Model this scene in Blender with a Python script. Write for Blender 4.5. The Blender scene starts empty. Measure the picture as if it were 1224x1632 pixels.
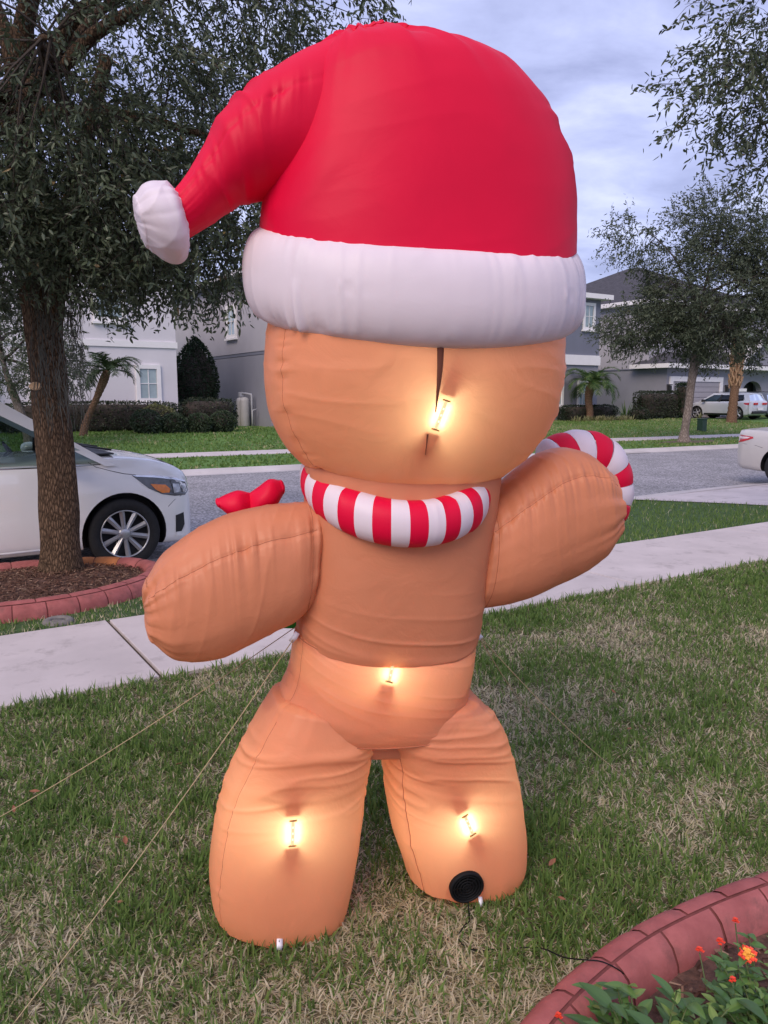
import bpy, bmesh, math, random
import numpy as np
from mathutils import Vector, Matrix
from mathutils.geometry import tessellate_polygon

R = math.radians
sc = bpy.context.scene
COL = sc.collection
random.seed(7)
rng = np.random.default_rng(11)

# ------------------------------------------------------------------ camera, world, sun, exposure
F, PIT, CAMH = 1226.0, math.atan(184 / 1226.0), 1.6
cam_d = bpy.data.cameras.new('camera')
cam_d.sensor_fit = 'VERTICAL'
cam_d.sensor_height = 36.0
cam_d.lens = 36.0 * F / 1632.0
cam_d.clip_start, cam_d.clip_end = 0.05, 2000
cam = bpy.data.objects.new('camera', cam_d)
cam.location = (0, 0, CAMH)
cam.rotation_euler = (R(90) - PIT, 0, 0)
COL.objects.link(cam)
sc.camera = cam

SUN_EL, SUN_AZ = R(42), R(-155)      # azimuth measured from +Y (camera forward) clockwise: behind, to the left
world = bpy.data.worlds.new('World')
sc.world = world
world.use_nodes = True
wn, wl = world.node_tree.nodes, world.node_tree.links
wn.clear()
w_out = wn.new('ShaderNodeOutputWorld')
w_sky = wn.new('ShaderNodeTexSky')
w_sky.sky_type = 'NISHITA'
w_sky.sun_disc = False
w_sky.sun_elevation = SUN_EL
w_sky.sun_rotation = SUN_AZ
w_bg = wn.new('ShaderNodeBackground')
w_bg.inputs['Strength'].default_value = 0.10
wl.new(w_sky.outputs['Color'], w_bg.inputs['Color'])
w_tc = wn.new('ShaderNodeTexCoord')
w_sep = wn.new('ShaderNodeSeparateXYZ')
wl.new(w_tc.outputs['Generated'], w_sep.inputs[0])
w_zc = wn.new('ShaderNodeMath'); w_zc.operation = 'ADD'; w_zc.inputs[1].default_value = 0.28
w_zm = wn.new('ShaderNodeMath'); w_zm.operation = 'MAXIMUM'; w_zm.inputs[1].default_value = 0.05
wl.new(w_sep.outputs['Z'], w_zm.inputs[0]); wl.new(w_zm.outputs[0], w_zc.inputs[0])
w_dx = wn.new('ShaderNodeMath'); w_dx.operation = 'DIVIDE'
w_dy = wn.new('ShaderNodeMath'); w_dy.operation = 'DIVIDE'
wl.new(w_sep.outputs['X'], w_dx.inputs[0]); wl.new(w_zc.outputs[0], w_dx.inputs[1])
wl.new(w_sep.outputs['Y'], w_dy.inputs[0]); wl.new(w_zc.outputs[0], w_dy.inputs[1])
w_cmb = wn.new('ShaderNodeCombineXYZ')
wl.new(w_dx.outputs[0], w_cmb.inputs['X']); wl.new(w_dy.outputs[0], w_cmb.inputs['Y'])
w_map = wn.new('ShaderNodeMapping')
w_map.inputs['Scale'].default_value = (1.0, 1.5, 1.0)
w_map.inputs['Location'].default_value = (3.1, 1.7, 0.0)
wl.new(w_cmb.outputs[0], w_map.inputs['Vector'])
w_n = wn.new('ShaderNodeTexNoise')
w_n.inputs['Scale'].default_value = 2.7
w_n.inputs['Detail'].default_value = 7.0
w_n.inputs['Roughness'].default_value = 0.57
w_n.inputs['Distortion'].default_value = 0.35
wl.new(w_map.outputs[0], w_n.inputs['Vector'])
w_rmp = wn.new('ShaderNodeValToRGB')
cr = w_rmp.color_ramp
cr.elements[0].position = 0.34; cr.elements[0].color = (0.32, 0.35, 0.59, 1)
cr.elements[1].position = 0.70; cr.elements[1].color = (0.66, 0.70, 0.98, 1)
e_ = cr.elements.new(0.52); e_.color = (0.47, 0.51, 0.80, 1)
wl.new(w_n.outputs['Fac'], w_rmp.inputs['Fac'])
w_bc = wn.new('ShaderNodeBackground')
w_bc.inputs['Strength'].default_value = 0.80
wl.new(w_rmp.outputs['Color'], w_bc.inputs['Color'])
w_mix = wn.new('ShaderNodeMixShader')
w_mix.inputs['Fac'].default_value = 0.9
wl.new(w_bg.outputs[0], w_mix.inputs[1]); wl.new(w_bc.outputs[0], w_mix.inputs[2])
wl.new(w_mix.outputs[0], w_out.inputs['Surface'])

sun_d = bpy.data.lights.new('sun', 'SUN')
sun_d.energy = 1.5
sun_d.angle = R(35)
sun_d.color = (1.0, 0.83, 0.68)
sun = bpy.data.objects.new('sun', sun_d)
sdir = Vector((math.sin(SUN_AZ) * math.cos(SUN_EL), math.cos(SUN_AZ) * math.cos(SUN_EL), math.sin(SUN_EL)))
sun.rotation_euler = (-sdir).to_track_quat('-Z', 'Y').to_euler()
COL.objects.link(sun)

sc.view_settings.view_transform = 'Standard'
sc.view_settings.look = 'None'
sc.view_settings.exposure = 0.72
sc.view_settings.gamma = 1.0
sc.view_settings.use_curve_mapping = False
sc.render.engine = 'CYCLES'
sc.cycles.max_bounces = 10
sc.cycles.diffuse_bounces = 4
sc.cycles.transmission_bounces = 8
sc.cycles.transparent_max_bounces = 10
sc.cycles.sample_clamp_indirect = 4.0
sc.cycles.use_denoising = True

# ------------------------------------------------------------------ coordinates
SV = np.array([0.844, 0.536, 0.0]); DV = np.array([-0.536, 0.844, 0.0])   # along the street, across it
PHI = math.atan2(0.536, 0.844)

def W(s, d, z=0.0):
    return tuple(SV * s + DV * d + np.array([0, 0, z]))

def ray(x, y):
    u, v = (x - 612) / F, (816 - y) / F
    return np.array([u, math.cos(PIT) + v * math.sin(PIT), -math.sin(PIT) + v * math.cos(PIT)])

def gnd(x, y, z=0.0):
    r = ray(x, y); t = (z - CAMH) / r[2]
    return np.array([0, 0, CAMH]) + r * t

def fig(x, y, off=0.0):
    """point of the photograph's direction (x, y) on the upright plane the inflatable stands in"""
    r = ray(x, y); t = (2.31 - 1.044 * off) / (r[1] - 0.3 * r[0])
    return np.array([0, 0, CAMH]) + r * t

def proj(P):
    P = np.asarray(P) - np.array([0, 0, CAMH])
    dep = P[..., 1] * math.cos(PIT) - P[..., 2] * math.sin(PIT)
    up = P[..., 1] * math.sin(PIT) + P[..., 2] * math.cos(PIT)
    return np.stack([612 + F * P[..., 0] / dep, 816 - F * up / dep], -1)

NF = np.array([0.2873, -0.9578, 0.0])          # the figure's back, towards the viewer

# ------------------------------------------------------------------ objects
def tag(o, label=None, cat=None, group=None, kind=None):
    if label: o['label'] = label
    if cat: o['category'] = cat
    if group: o['group'] = group
    if kind: o['kind'] = kind
    return o

def thing(name, label, cat, loc=(0, 0, 0), rotz=0.0, group=None):
    o = bpy.data.objects.new(name, None)
    o.empty_display_size = 0.2
    o.location = loc; o.rotation_euler = (0, 0, rotz)
    COL.objects.link(o)
    return tag(o, label, cat, group)

def world_mat(o):
    m = Matrix.Translation(o.location) @ o.rotation_euler.to_matrix().to_4x4()
    return world_mat(o.parent) @ m if o.parent else m

def mesh(name, V, Fc, mat, parent=None, smooth=True, world=False, attr=None, mats=None, midx=None):
    me = bpy.data.meshes.new(name)
    V = np.asarray(V, dtype=np.float64).reshape(-1, 3)
    if world and parent is not None:
        M = np.array(world_mat(parent).inverted())
        V = V @ M[:3, :3].T + M[:3, 3]
    if isinstance(Fc, np.ndarray):
        k = Fc.shape[1]
        me.vertices.add(len(V)); me.vertices.foreach_set('co', V.ravel())
        me.loops.add(Fc.size); me.loops.foreach_set('vertex_index', Fc.ravel().astype(np.int32))
        me.polygons.add(len(Fc)); me.polygons.foreach_set('loop_start', np.arange(0, Fc.size, k, dtype=np.int32))
        me.update(calc_edges=True)
    else:
        me.from_pydata(V.tolist(), [], Fc)
    if attr is not None:
        for an, av in attr.items():
            a = me.attributes.new(an, 'FLOAT', 'POINT')
            a.data.foreach_set('value', np.asarray(av, dtype=np.float32))
    for m in (mats or [mat]): me.materials.append(m)
    if midx is not None: me.polygons.foreach_set('material_index', np.asarray(midx, dtype=np.int32))
    if smooth: me.polygons.foreach_set('use_smooth', np.ones(len(me.polygons), dtype=bool))
    me.validate(); me.update()
    o = bpy.data.objects.new(name, me)
    COL.objects.link(o)
    o.parent = parent
    return o

def copy_tree(o, parent=None):
    c = o.copy(); COL.objects.link(c); c.parent = parent
    for ch in list(o.children): copy_tree(ch, c)
    return c

class MB:
    def __init__(s): s.v, s.f = [], []
    def add(s, V, Fc):
        n = len(s.v); s.v += [tuple(p) for p in V]; s.f += [tuple(i + n for i in f) for f in Fc]; return s
    def box(s, x0, x1, y0, y1, z0, z1, bv=0.0):
        if bv <= 0:
            V = [(x0,y0,z0),(x1,y0,z0),(x1,y1,z0),(x0,y1,z0),(x0,y0,z1),(x1,y0,z1),(x1,y1,z1),(x0,y1,z1)]
            return s.add(V, [(0,3,2,1),(4,5,6,7),(0,1,5,4),(1,2,6,5),(2,3,7,6),(3,0,4,7)])
        bm = bmesh.new()
        bmesh.ops.create_cube(bm, size=1)
        for v in bm.verts:
            v.co = Vector(((x0+x1)/2 + v.co.x*(x1-x0), (y0+y1)/2 + v.co.y*(y1-y0), (z0+z1)/2 + v.co.z*(z1-z0)))
        bmesh.ops.bevel(bm, geom=list(bm.edges), offset=bv, segments=2, affect='EDGES', profile=0.5)
        bm.verts.index_update()
        s.add([tuple(v.co) for v in bm.verts], [[v.index for v in f.verts] for f in bm.faces]); bm.free(); return s
    def prism(s, poly, axis, a, b):
        """poly: 2-D points; extruded along axis ('x','y','z') from a to b"""
        def p3(p, h):
            return {'x': (h, p[0], p[1]), 'y': (p[0], h, p[1]), 'z': (p[0], p[1], h)}[axis]
        n = len(poly)
        V = [p3(p, a) for p in poly] + [p3(p, b) for p in poly]
        Fc = [tuple(range(n))[::-1], tuple(range(n, 2*n))] + [(i, (i+1) % n, n + (i+1) % n, n + i) for i in range(n)]
        return s.add(V, Fc)
    def tube(s, path, rad, n=8, caps=True):
        V, Fc = tube_arrays(path, rad, n, caps); return s.add(V, Fc)
    def build(s, name, mat, parent=None, smooth=False, world=False):
        bm = bmesh.new()
        vs = [bm.verts.new(p) for p in s.v]
        for f in s.f:
            try: bm.faces.new([vs[i] for i in f])
            except ValueError: pass
        bmesh.ops.recalc_face_normals(bm, faces=bm.faces)
        bm.verts.index_update()
        V = [tuple(v.co) for v in bm.verts]; Fc = [[v.index for v in f.verts] for f in bm.faces]
        bm.free()
        return mesh(name, V, Fc, mat, parent, smooth, world)

def tube_arrays(path, rad, n=8, caps=True):
    P = np.asarray(path, float); m = len(P)
    rad = np.full(m, rad) if np.isscalar(rad) else np.asarray(rad, float)
    T = np.gradient(P, axis=0); T /= np.linalg.norm(T, axis=1)[:, None] + 1e-12
    ref = np.array([0, 0, 1.0]) if abs(T[0][2]) < 0.9 else np.array([1.0, 0, 0])
    V = []
    u = np.cross(T[0], ref); u /= np.linalg.norm(u)
    for i in range(m):
        u = u - T[i] * np.dot(u, T[i]); u /= np.linalg.norm(u) + 1e-12
        w = np.cross(T[i], u)
        a = np.arange(n) * 2 * math.pi / n
        V.append(P[i] + rad[i] * (np.cos(a)[:, None] * u + np.sin(a)[:, None] * w))
    V = np.concatenate(V)
    Fc = [(i*n + j, i*n + (j+1) % n, (i+1)*n + (j+1) % n, (i+1)*n + j) for i in range(m-1) for j in range(n)]
    if caps: Fc += [tuple(range(n))[::-1], tuple(range((m-1)*n, m*n))]
    return V, Fc

def lathe_arrays(prof, n=32, axis='y'):
    """prof: (radius, height) pairs spun round the axis"""
    V, Fc = [], []
    for r, h in prof:
        for j in range(n):
            a = 2 * math.pi * j / n
            c, s_ = r * math.cos(a), r * math.sin(a)
            V.append({'y': (c, h, s_), 'z': (c, s_, h), 'x': (h, c, s_)}[axis])
    for i in range(len(prof) - 1):
        for j in range(n):
            Fc.append((i*n+j, i*n+(j+1) % n, (i+1)*n+(j+1) % n, (i+1)*n+j))
    return V, Fc

def lathe(name, prof, mat, parent, n=32, axis='y', off=(0, 0, 0), caps=True):
    V, Fc = lathe_arrays(prof, n, axis)
    m = len(prof)
    if caps: Fc += [tuple(range(n)), tuple(range((m-1)*n, m*n))]
    V = [(p[0]+off[0], p[1]+off[1], p[2]+off[2]) for p in V]
    mb = MB(); mb.add(V, Fc)
    return mb.build(name, mat, parent, True)

def hsh(i, j, seed):
    n = (i.astype(np.int64) * 374761393 + j.astype(np.int64) * 668265263 + seed * 1442695041) & 0xffffffff
    n = ((n ^ (n >> 13)) * 1274126177) & 0xffffffff
    return ((n ^ (n >> 16)) & 0xffff) / 65535.0

def vnoise(u, v, seed=0):
    u, v = np.broadcast_arrays(np.asarray(u, float), np.asarray(v, float))
    i, j = np.floor(u).astype(int), np.floor(v).astype(int)
    a, b = u - i, v - j
    a, b = a*a*(3-2*a), b*b*(3-2*b)
    return (hsh(i, j, seed)*(1-a)*(1-b) + hsh(i+1, j, seed)*a*(1-b) + hsh(i, j+1, seed)*(1-a)*b + hsh(i+1, j+1, seed)*a*b)

def smooth_interp(tk, vk, t):
    """cubic Hermite through the keys, tangents limited so that it does not overshoot much"""
    tk, vk = np.asarray(tk, float), np.asarray(vk, float)
    if vk.ndim == 1: vk = vk[:, None]
    m = np.zeros_like(vk)
    dk = np.diff(vk, axis=0) / np.diff(tk)[:, None]
    m[0], m[-1] = dk[0], dk[-1]
    h = np.diff(tk)
    m[1:-1] = (dk[:-1] * h[1:, None] + dk[1:] * h[:-1, None]) / (h[1:] + h[:-1])[:, None]
    k = np.clip(np.searchsorted(tk, t, side='right') - 1, 0, len(tk) - 2)
    hh = (tk[k+1] - tk[k])[:, None]; x = ((t - tk[k]) / (tk[k+1] - tk[k]))[:, None]
    return ((2*x**3-3*x**2+1)*vk[k] + (x**3-2*x**2+x)*hh*m[k] + (-2*x**3+3*x**2)*vk[k+1] + (x**3-x**2)*hh*m[k+1])

# ------------------------------------------------------------------ materials
def nodes_of(name):
    m = bpy.data.materials.new(name); m.use_nodes = True
    nt = m.node_tree; nt.nodes.clear()
    out = nt.nodes.new('ShaderNodeOutputMaterial')
    return m, nt.nodes, nt.links, out

def noise_node(N, L, vec, scale, detail=4, rough=0.6):
    n = N.new('ShaderNodeTexNoise')
    n.inputs['Scale'].default_value = scale; n.inputs['Detail'].default_value = detail; n.inputs['Roughness'].default_value = rough
    L.new(vec, n.inputs['Vector']); return n

def ramp(N, L, fac, stops):
    r = N.new('ShaderNodeValToRGB')
    el = r.color_ramp.elements
    el[0].position, el[0].color = stops[0][0], (*stops[0][1], 1)
    el[1].position, el[1].color = stops[-1][0], (*stops[-1][1], 1)
    for p, c in stops[1:-1]:
        e = el.new(p); e.color = (*c, 1)
    L.new(fac, r.inputs['Fac']); return r

def bump_node(N, L, h, strength, dist=0.02, nrm=None):
    b = N.new('ShaderNodeBump'); b.inputs['Strength'].default_value = strength; b.inputs['Distance'].default_value = dist
    L.new(h, b.inputs['Height'])
    if nrm is not None: L.new(nrm, b.inputs['Normal'])
    return b

def pmat(name, col, rough=0.6, var=0.12, scale=8.0, metal=0.0, spec=0.5, coat=0.0, bump=0.0, bscale=60.0, bdist=0.01, col2=None, stretch=None, spots=None):
    m, N, L, out = nodes_of(name)
    p = N.new('ShaderNodeBsdfPrincipled')
    p.inputs['Roughness'].default_value = rough; p.inputs['Metallic'].default_value = metal
    p.inputs['Specular IOR Level'].default_value = spec; p.inputs['Coat Weight'].default_value = coat
    tc = N.new('ShaderNodeTexCoord'); vec = tc.outputs['Object']
    if stretch:
        mp = N.new('ShaderNodeMapping'); mp.inputs['Scale'].default_value = stretch
        L.new(vec, mp.inputs['Vector']); vec = mp.outputs[0]
    c2 = col2 or tuple(min(1, c * (1 + var * 1.5)) for c in col)
    c1 = tuple(c * (1 - var) for c in col)
    n = noise_node(N, L, vec, scale)
    r = ramp(N, L, n.outputs['Fac'], [(0.3, c1), (0.7, c2)])
    csock = r.outputs['Color']
    if spots:
        sscale, lo, hi, scol = spots
        n3 = noise_node(N, L, vec, sscale, 6, 0.7)
        r3 = ramp(N, L, n3.outputs['Fac'], [(lo, (0, 0, 0)), (hi, (1, 1, 1))])
        mx = N.new('ShaderNodeMix'); mx.data_type = 'RGBA'
        L.new(r3.outputs['Color'], mx.inputs['Factor']); L.new(csock, mx.inputs[6]); mx.inputs[7].default_value = (*scol, 1)
        csock = mx.outputs[2]
    L.new(csock, p.inputs['Base Color'])
    if bump > 0:
        n2 = noise_node(N, L, vec, bscale, 5)
        b = bump_node(N, L, n2.outputs['Fac'], bump, bdist)
        L.new(b.outputs[0], p.inputs['Normal'])
    L.new(p.outputs[0], out.inputs['Surface'])
    return m

def fabric_mat(name, col, trans, fac=0.38, rough=0.48, crinkle=0.22):
    """thin ripstop nylon: reflects, and lets light through"""
    m, N, L, out = nodes_of(name)
    tc = N.new('ShaderNodeTexCoord'); vec = tc.outputs['Object']
    p = N.new('ShaderNodeBsdfPrincipled')
    p.inputs['Roughness'].default_value = rough
    p.inputs['Specular IOR Level'].default_value = 0.24
    n0 = noise_node(N, L, vec, 3.0, 3)
    r0 = ramp(N, L, n0.outputs['Fac'], [(0.3, tuple(c*0.94 for c in col)), (0.7, tuple(min(1, c*1.06) for c in col))])
    L.new(r0.outputs[0], p.inputs['Base Color'])
    t = N.new('ShaderNodeBsdfTranslucent'); t.inputs['Color'].default_value = (*trans, 1)
    mp = N.new('ShaderNodeMapping'); mp.inputs['Scale'].default_value = (1.0, 1.0, 1.15); mp.inputs['Rotation'].default_value = (0.6, 0.5, 0.2)
    L.new(vec, mp.inputs['Vector'])
    n1 = noise_node(N, L, mp.outputs[0], 9.0, 4, 0.55)
    n1.inputs['Distortion'].default_value = 0.8
    n2 = noise_node(N, L, mp.outputs[0], 45.0, 3, 0.6)
    b1 = bump_node(N, L, n1.outputs['Fac'], crinkle, 0.012)
    b2 = bump_node(N, L, n2.outputs['Fac'], crinkle * 0.4, 0.003, b1.outputs[0])
    L.new(b2.outputs[0], p.inputs['Normal']); L.new(b2.outputs[0], t.inputs['Normal'])
    mx = N.new('ShaderNodeMixShader'); mx.inputs['Fac'].default_value = fac
    L.new(p.outputs[0], mx.inputs[1]); L.new(t.outputs[0], mx.inputs[2])
    L.new(mx.outputs[0], out.inputs['Surface'])
    return m

def leaf_mat(name, stops, trans=0.3, rough=0.5, spec=0.4):
    """leaf or grass blade: colour by the blade's own 'tone' attribute"""
    m, N, L, out = nodes_of(name)
    a = N.new('ShaderNodeAttribute'); a.attribute_name = 'tone'
    r = ramp(N, L, a.outputs['Fac'], stops)
    p = N.new('ShaderNodeBsdfPrincipled'); p.inputs['Roughness'].default_value = rough; p.inputs['Specular IOR Level'].default_value = spec
    L.new(r.outputs[0], p.inputs['Base Color'])
    t = N.new('ShaderNodeBsdfTranslucent'); L.new(r.outputs[0], t.inputs['Color'])
    mx = N.new('ShaderNodeMixShader'); mx.inputs['Fac'].default_value = trans
    L.new(p.outputs[0], mx.inputs[1]); L.new(t.outputs[0], mx.inputs[2])
    L.new(mx.outputs[0], out.inputs['Surface'])
    return m

def glass_mat(name, tint, fac=0.4):
    m, N, L, out = nodes_of(name)
    t = N.new('ShaderNodeBsdfTransparent'); t.inputs['Color'].default_value = (*tint, 1)
    g = N.new('ShaderNodeBsdfGlossy'); g.inputs['Roughness'].default_value = 0.03; g.inputs['Color'].default_value = (0.8, 0.85, 0.9, 1)
    fr = N.new('ShaderNodeFresnel'); fr.inputs['IOR'].default_value = 1.5
    mx = N.new('ShaderNodeMixShader'); L.new(fr.outputs[0], mx.inputs['Fac'])
    L.new(t.outputs[0], mx.inputs[1]); L.new(g.outputs[0], mx.inputs[2])
    L.new(mx.outputs[0], out.inputs['Surface'])
    return m

def bark_mat(name, c_lo, c_hi, vs=(22, 22, 5), strength=1.0, dist=0.03):
    m, N, L, out = nodes_of(name)
    tc = N.new('ShaderNodeTexCoord')
    mp = N.new('ShaderNodeMapping'); mp.inputs['Scale'].default_value = vs
    L.new(tc.outputs['Object'], mp.inputs['Vector'])
    nd = noise_node(N, L, mp.outputs[0], 1.2, 3)
    ad = N.new('ShaderNodeMix'); ad.data_type = 'RGBA'; ad.inputs['Factor'].default_value = 0.25
    L.new(mp.outputs[0], ad.inputs[6]); L.new(nd.outputs['Color'], ad.inputs[7])
    v = N.new('ShaderNodeTexVoronoi'); v.feature = 'DISTANCE_TO_EDGE'; v.inputs['Scale'].default_value = 1.6
    L.new(ad.outputs[2], v.inputs['Vector'])
    n2 = noise_node(N, L, mp.outputs[0], 2.5, 6, 0.7)
    mul = N.new('ShaderNodeMath'); mul.operation = 'MULTIPLY_ADD'; mul.inputs[1].default_value = 0.5
    L.new(n2.outputs['Fac'], mul.inputs[0]); L.new(v.outputs['Distance'], mul.inputs[2])
    r = ramp(N, L, mul.outputs[0], [(0.2, c_lo), (0.62, c_hi)])
    p = N.new('ShaderNodeBsdfPrincipled'); p.inputs['Roughness'].default_value = 0.9; p.inputs['Specular IOR Level'].default_value = 0.15
    L.new(r.outputs[0], p.inputs['Base Color'])
    b = bump_node(N, L, mul.outputs[0], strength, dist); L.new(b.outputs[0], p.inputs['Normal'])
    L.new(p.outputs[0], out.inputs['Surface'])
    return m

def emit_mat(name, col, strength):
    m, N, L, out = nodes_of(name)
    e = N.new('ShaderNodeEmission'); e.inputs['Color'].default_value = (*col, 1); e.inputs['Strength'].default_value = strength
    L.new(e.outputs[0], out.inputs['Surface']); return m

M = {}
M['brown'] = fabric_mat('brown_nylon', (0.75, 0.285, 0.152), (0.88, 0.58, 0.34), 0.30, rough=.38, crinkle=.30)
M['red'] = fabric_mat('red_nylon', (0.82, 0.003, 0.050), (0.9, 0.010, 0.045), 0.2, rough=.50, crinkle=.10)
M['white'] = fabric_mat('white_nylon', (0.86, 0.77, 0.83), (0.84, 0.74, 0.80), 0.2, rough=.38, crinkle=.12)
M['green_fab'] = fabric_mat('green_nylon', (0.02, 0.42, 0.10), (0.02, 0.45, 0.10), 0.3)
M['thread'] = pmat('brown_thread', (0.44, 0.145, 0.07), 0.8)
M['slit'] = pmat('dark_slit_strip', (0.13, 0.035, 0.018), 0.8)
M['strip'] = emit_mat('led_strip_board', (1.0, 0.78, 0.42), 0.62)
M['clip'] = fabric_mat('led_strip_clip', (0.34, 0.22, 0.10), (0.6, 0.4, 0.2), 0.5, crinkle=.0)
M['led'] = emit_mat('led_glow', (1.0, 0.9, 0.66), 0.95)
M['black'] = pmat('black_plastic', (0.005, 0.005, 0.006), 0.7, spec=.25)
M['rope'] = pmat('tan_rope', (0.38, 0.29, 0.17), 0.9, 0.25, 80)
M['tab'] = pmat('white_tab', (0.80, 0.76, 0.80), 0.7)
M['concrete'] = pmat('pale_concrete', (0.52, 0.46, 0.45), 0.88, 0.10, 1.6, bump=0.25, bscale=70, bdist=0.004, spots=(4.0, 0.55, 0.78, (0.30, 0.26, 0.25)))
M['concrete2'] = pmat('kerb_concrete', (0.48, 0.44, 0.43), 0.88, 0.12, 1.0, bump=0.2, bscale=50, bdist=0.004, spots=(2.0, 0.58, 0.8, (0.34, 0.31, 0.30)))
M['joint'] = pmat('joint_soil', (0.07, 0.05, 0.035), 0.95, 0.4, 60)
M['soil'] = pmat('lawn_soil', (0.085, 0.075, 0.035), 0.95, 0.4, 25, bump=0.5, bscale=80, col2=(0.17, 0.14, 0.075))
M['verge'] = pmat('verge_soil', (0.035, 0.075, 0.018), 0.95, 0.35, 12, bump=0.6, bscale=60, col2=(0.06, 0.12, 0.028))
M['farlawn'] = pmat('far_lawn', (0.075, 0.18, 0.028), 0.95, 0.3, 0.8, bump=0.7, bscale=25, bdist=0.03, col2=(0.12, 0.23, 0.042))
M['terrain'] = pmat('wide_ground', (0.10, 0.13, 0.05), 0.95, 0.3, 0.1)
M['driveway'] = pmat('driveway_concrete', (0.42, 0.38, 0.36), 0.9, 0.12, 0.8, bump=0.2)

def road_mat():
    m, N, L, out = nodes_of('worn_asphalt')
    tc = N.new('ShaderNodeTexCoord'); vec = tc.outputs['Object']
    v = N.new('ShaderNodeTexVoronoi'); v.inputs['Scale'].default_value = 38.0; L.new(vec, v.inputs['Vector'])
    r = ramp(N, L, v.outputs['Color'], [(0.15, (0.15, 0.145, 0.145)), (0.5, (0.27, 0.26, 0.265)), (0.9, (0.48, 0.46, 0.465))])
    n = noise_node(N, L, vec, 0.7, 5)
    r2 = ramp(N, L, n.outputs['Fac'], [(0.35, (0.80, 0.80, 0.80)), (0.65, (1.08, 1.06, 1.08))])
    mx = N.new('ShaderNodeMix'); mx.data_type = 'RGBA'; mx.blend_type = 'MULTIPLY'; mx.inputs['Factor'].default_value = 1
    L.new(r.outputs[0], mx.inputs[6]); L.new(r2.outputs[0], mx.inputs[7])
    p = N.new('ShaderNodeBsdfPrincipled'); p.inputs['Roughness'].default_value = 0.85
    L.new(mx.outputs[2], p.inputs['Base Color'])
    b = bump_node(N, L, v.outputs['Distance'], 0.6, 0.008); L.new(b.outputs[0], p.inputs['Normal'])
    L.new(p.outputs[0], out.inputs['Surface']); return m
M['road'] = road_mat()
M['curb'] = pmat('red_stamped_curb', (0.33, 0.085, 0.078), 0.75, 0.16, 9, bump=0.35, bscale=90, bdist=0.004, col2=(0.42, 0.125, 0.115), spots=(11, 0.52, 0.72, (0.22, 0.075, 0.065)))
M['curb_orange'] = pmat('worn_orange_curb', (0.46, 0.16, 0.05), 0.75, 0.2, 9, bump=0.35, bscale=90, bdist=0.004)
M['grout'] = pmat('curb_groove', (0.17, 0.046, 0.042), 0.9, 0.2, 30)
M['mulch'] = pmat('mulch_base', (0.10, 0.05, 0.035), 0.95, 0.4, 40, bump=0.8, bscale=70)
M['bark'] = bark_mat('oak_bark', (0.030, 0.019, 0.012), (0.23, 0.145, 0.09), (42, 42, 12), 1.0, 0.03)
M['bark_far'] = bark_mat('young_oak_bark', (0.12, 0.095, 0.08), (0.30, 0.25, 0.22), (18, 18, 6), 0.6, 0.02)
M['bark_palm'] = bark_mat('palm_bark', (0.10, 0.055, 0.035), (0.28, 0.17, 0.11), (9, 9, 16), 0.8, 0.03)
M['branch'] = pmat('twig_bark', (0.045, 0.034, 0.027), 0.9, 0.2, 20)
M['moss'] = pmat('spanish_moss', (0.10, 0.098, 0.080), 0.95, 0.25, 12)
M['cut'] = pmat('pruning_scar', (0.50, 0.33, 0.19), 0.85, 0.2, 30)
M['oak_leaf'] = leaf_mat('oak_leaves', [(0.0, (0.042, 0.060, 0.034)), (0.5, (0.094, 0.122, 0.066)), (0.88, (0.16, 0.195, 0.118)), (1.0, (0.22, 0.15, 0.06))], 0.26, 0.42, 0.5)
M['oak_leaf_far'] = leaf_mat('oak_leaves_far', [(0.0, (0.040, 0.056, 0.034)), (0.5, (0.085, 0.108, 0.062)), (1.0, (0.16, 0.175, 0.115))], 0.25, 0.5, 0.4)
M['hedge'] = leaf_mat('hedge_leaves', [(0.0, (0.014, 0.024, 0.012)), (0.6, (0.034, 0.050, 0.024)), (1.0, (0.085, 0.080, 0.055))], 0.15, 0.5)
M['ball_leaf'] = leaf_mat('ball_shrub_leaves', [(0.0, (0.022, 0.040, 0.020)), (0.6, (0.055, 0.085, 0.040)), (1.0, (0.11, 0.13, 0.07))], 0.15, 0.5)
M['cypress'] = leaf_mat('cypress_leaves', [(0.0, (0.010, 0.024, 0.010)), (1.0, (0.032, 0.062, 0.022))], 0.15, 0.6)
M['palm_leaf'] = leaf_mat('palm_leaves', [(0.0, (0.03, 0.075, 0.02)), (0.6, (0.075, 0.15, 0.035)), (1.0, (0.17, 0.22, 0.07))], 0.3)
M['palm_dark'] = leaf_mat('dark_palm_leaves', [(0.0, (0.020, 0.042, 0.018)), (0.6, (0.045, 0.080, 0.030)), (1.0, (0.10, 0.13, 0.055))], 0.25)
M['liriope'] = leaf_mat('striped_grass_leaves', [(0.0, (0.13, 0.15, 0.05)), (0.5, (0.32, 0.31, 0.15)), (1.0, (0.46, 0.42, 0.24))], 0.25)
M['grass'] = leaf_mat('lawn_blades', [(0.0, (0.058, 0.115, 0.028)), (0.35, (0.170, 0.270, 0.066)), (0.55, (0.23, 0.30, 0.09)), (0.72, (0.50, 0.44, 0.27)), (1.0, (0.78, 0.69, 0.53))], 0.44, 0.6, 0.25)
M['shrub_leaf'] = leaf_mat('shrub_leaves', [(0.0, (0.045, 0.105, 0.034)), (0.6, (0.105, 0.21, 0.055)), (1.0, (0.25, 0.36, 0.09))], 0.25, 0.35, 0.5)
M['petal_red'] = pmat('red_petals', (0.72, 0.055, 0.020), 0.6, 0.2, 60)
M['petal_orange'] = pmat('orange_petals', (0.85, 0.33, 0.03), 0.6, 0.2, 60)
M['stem'] = pmat('green_stem', (0.07, 0.10, 0.03), 0.7, 0.2, 40)
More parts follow.
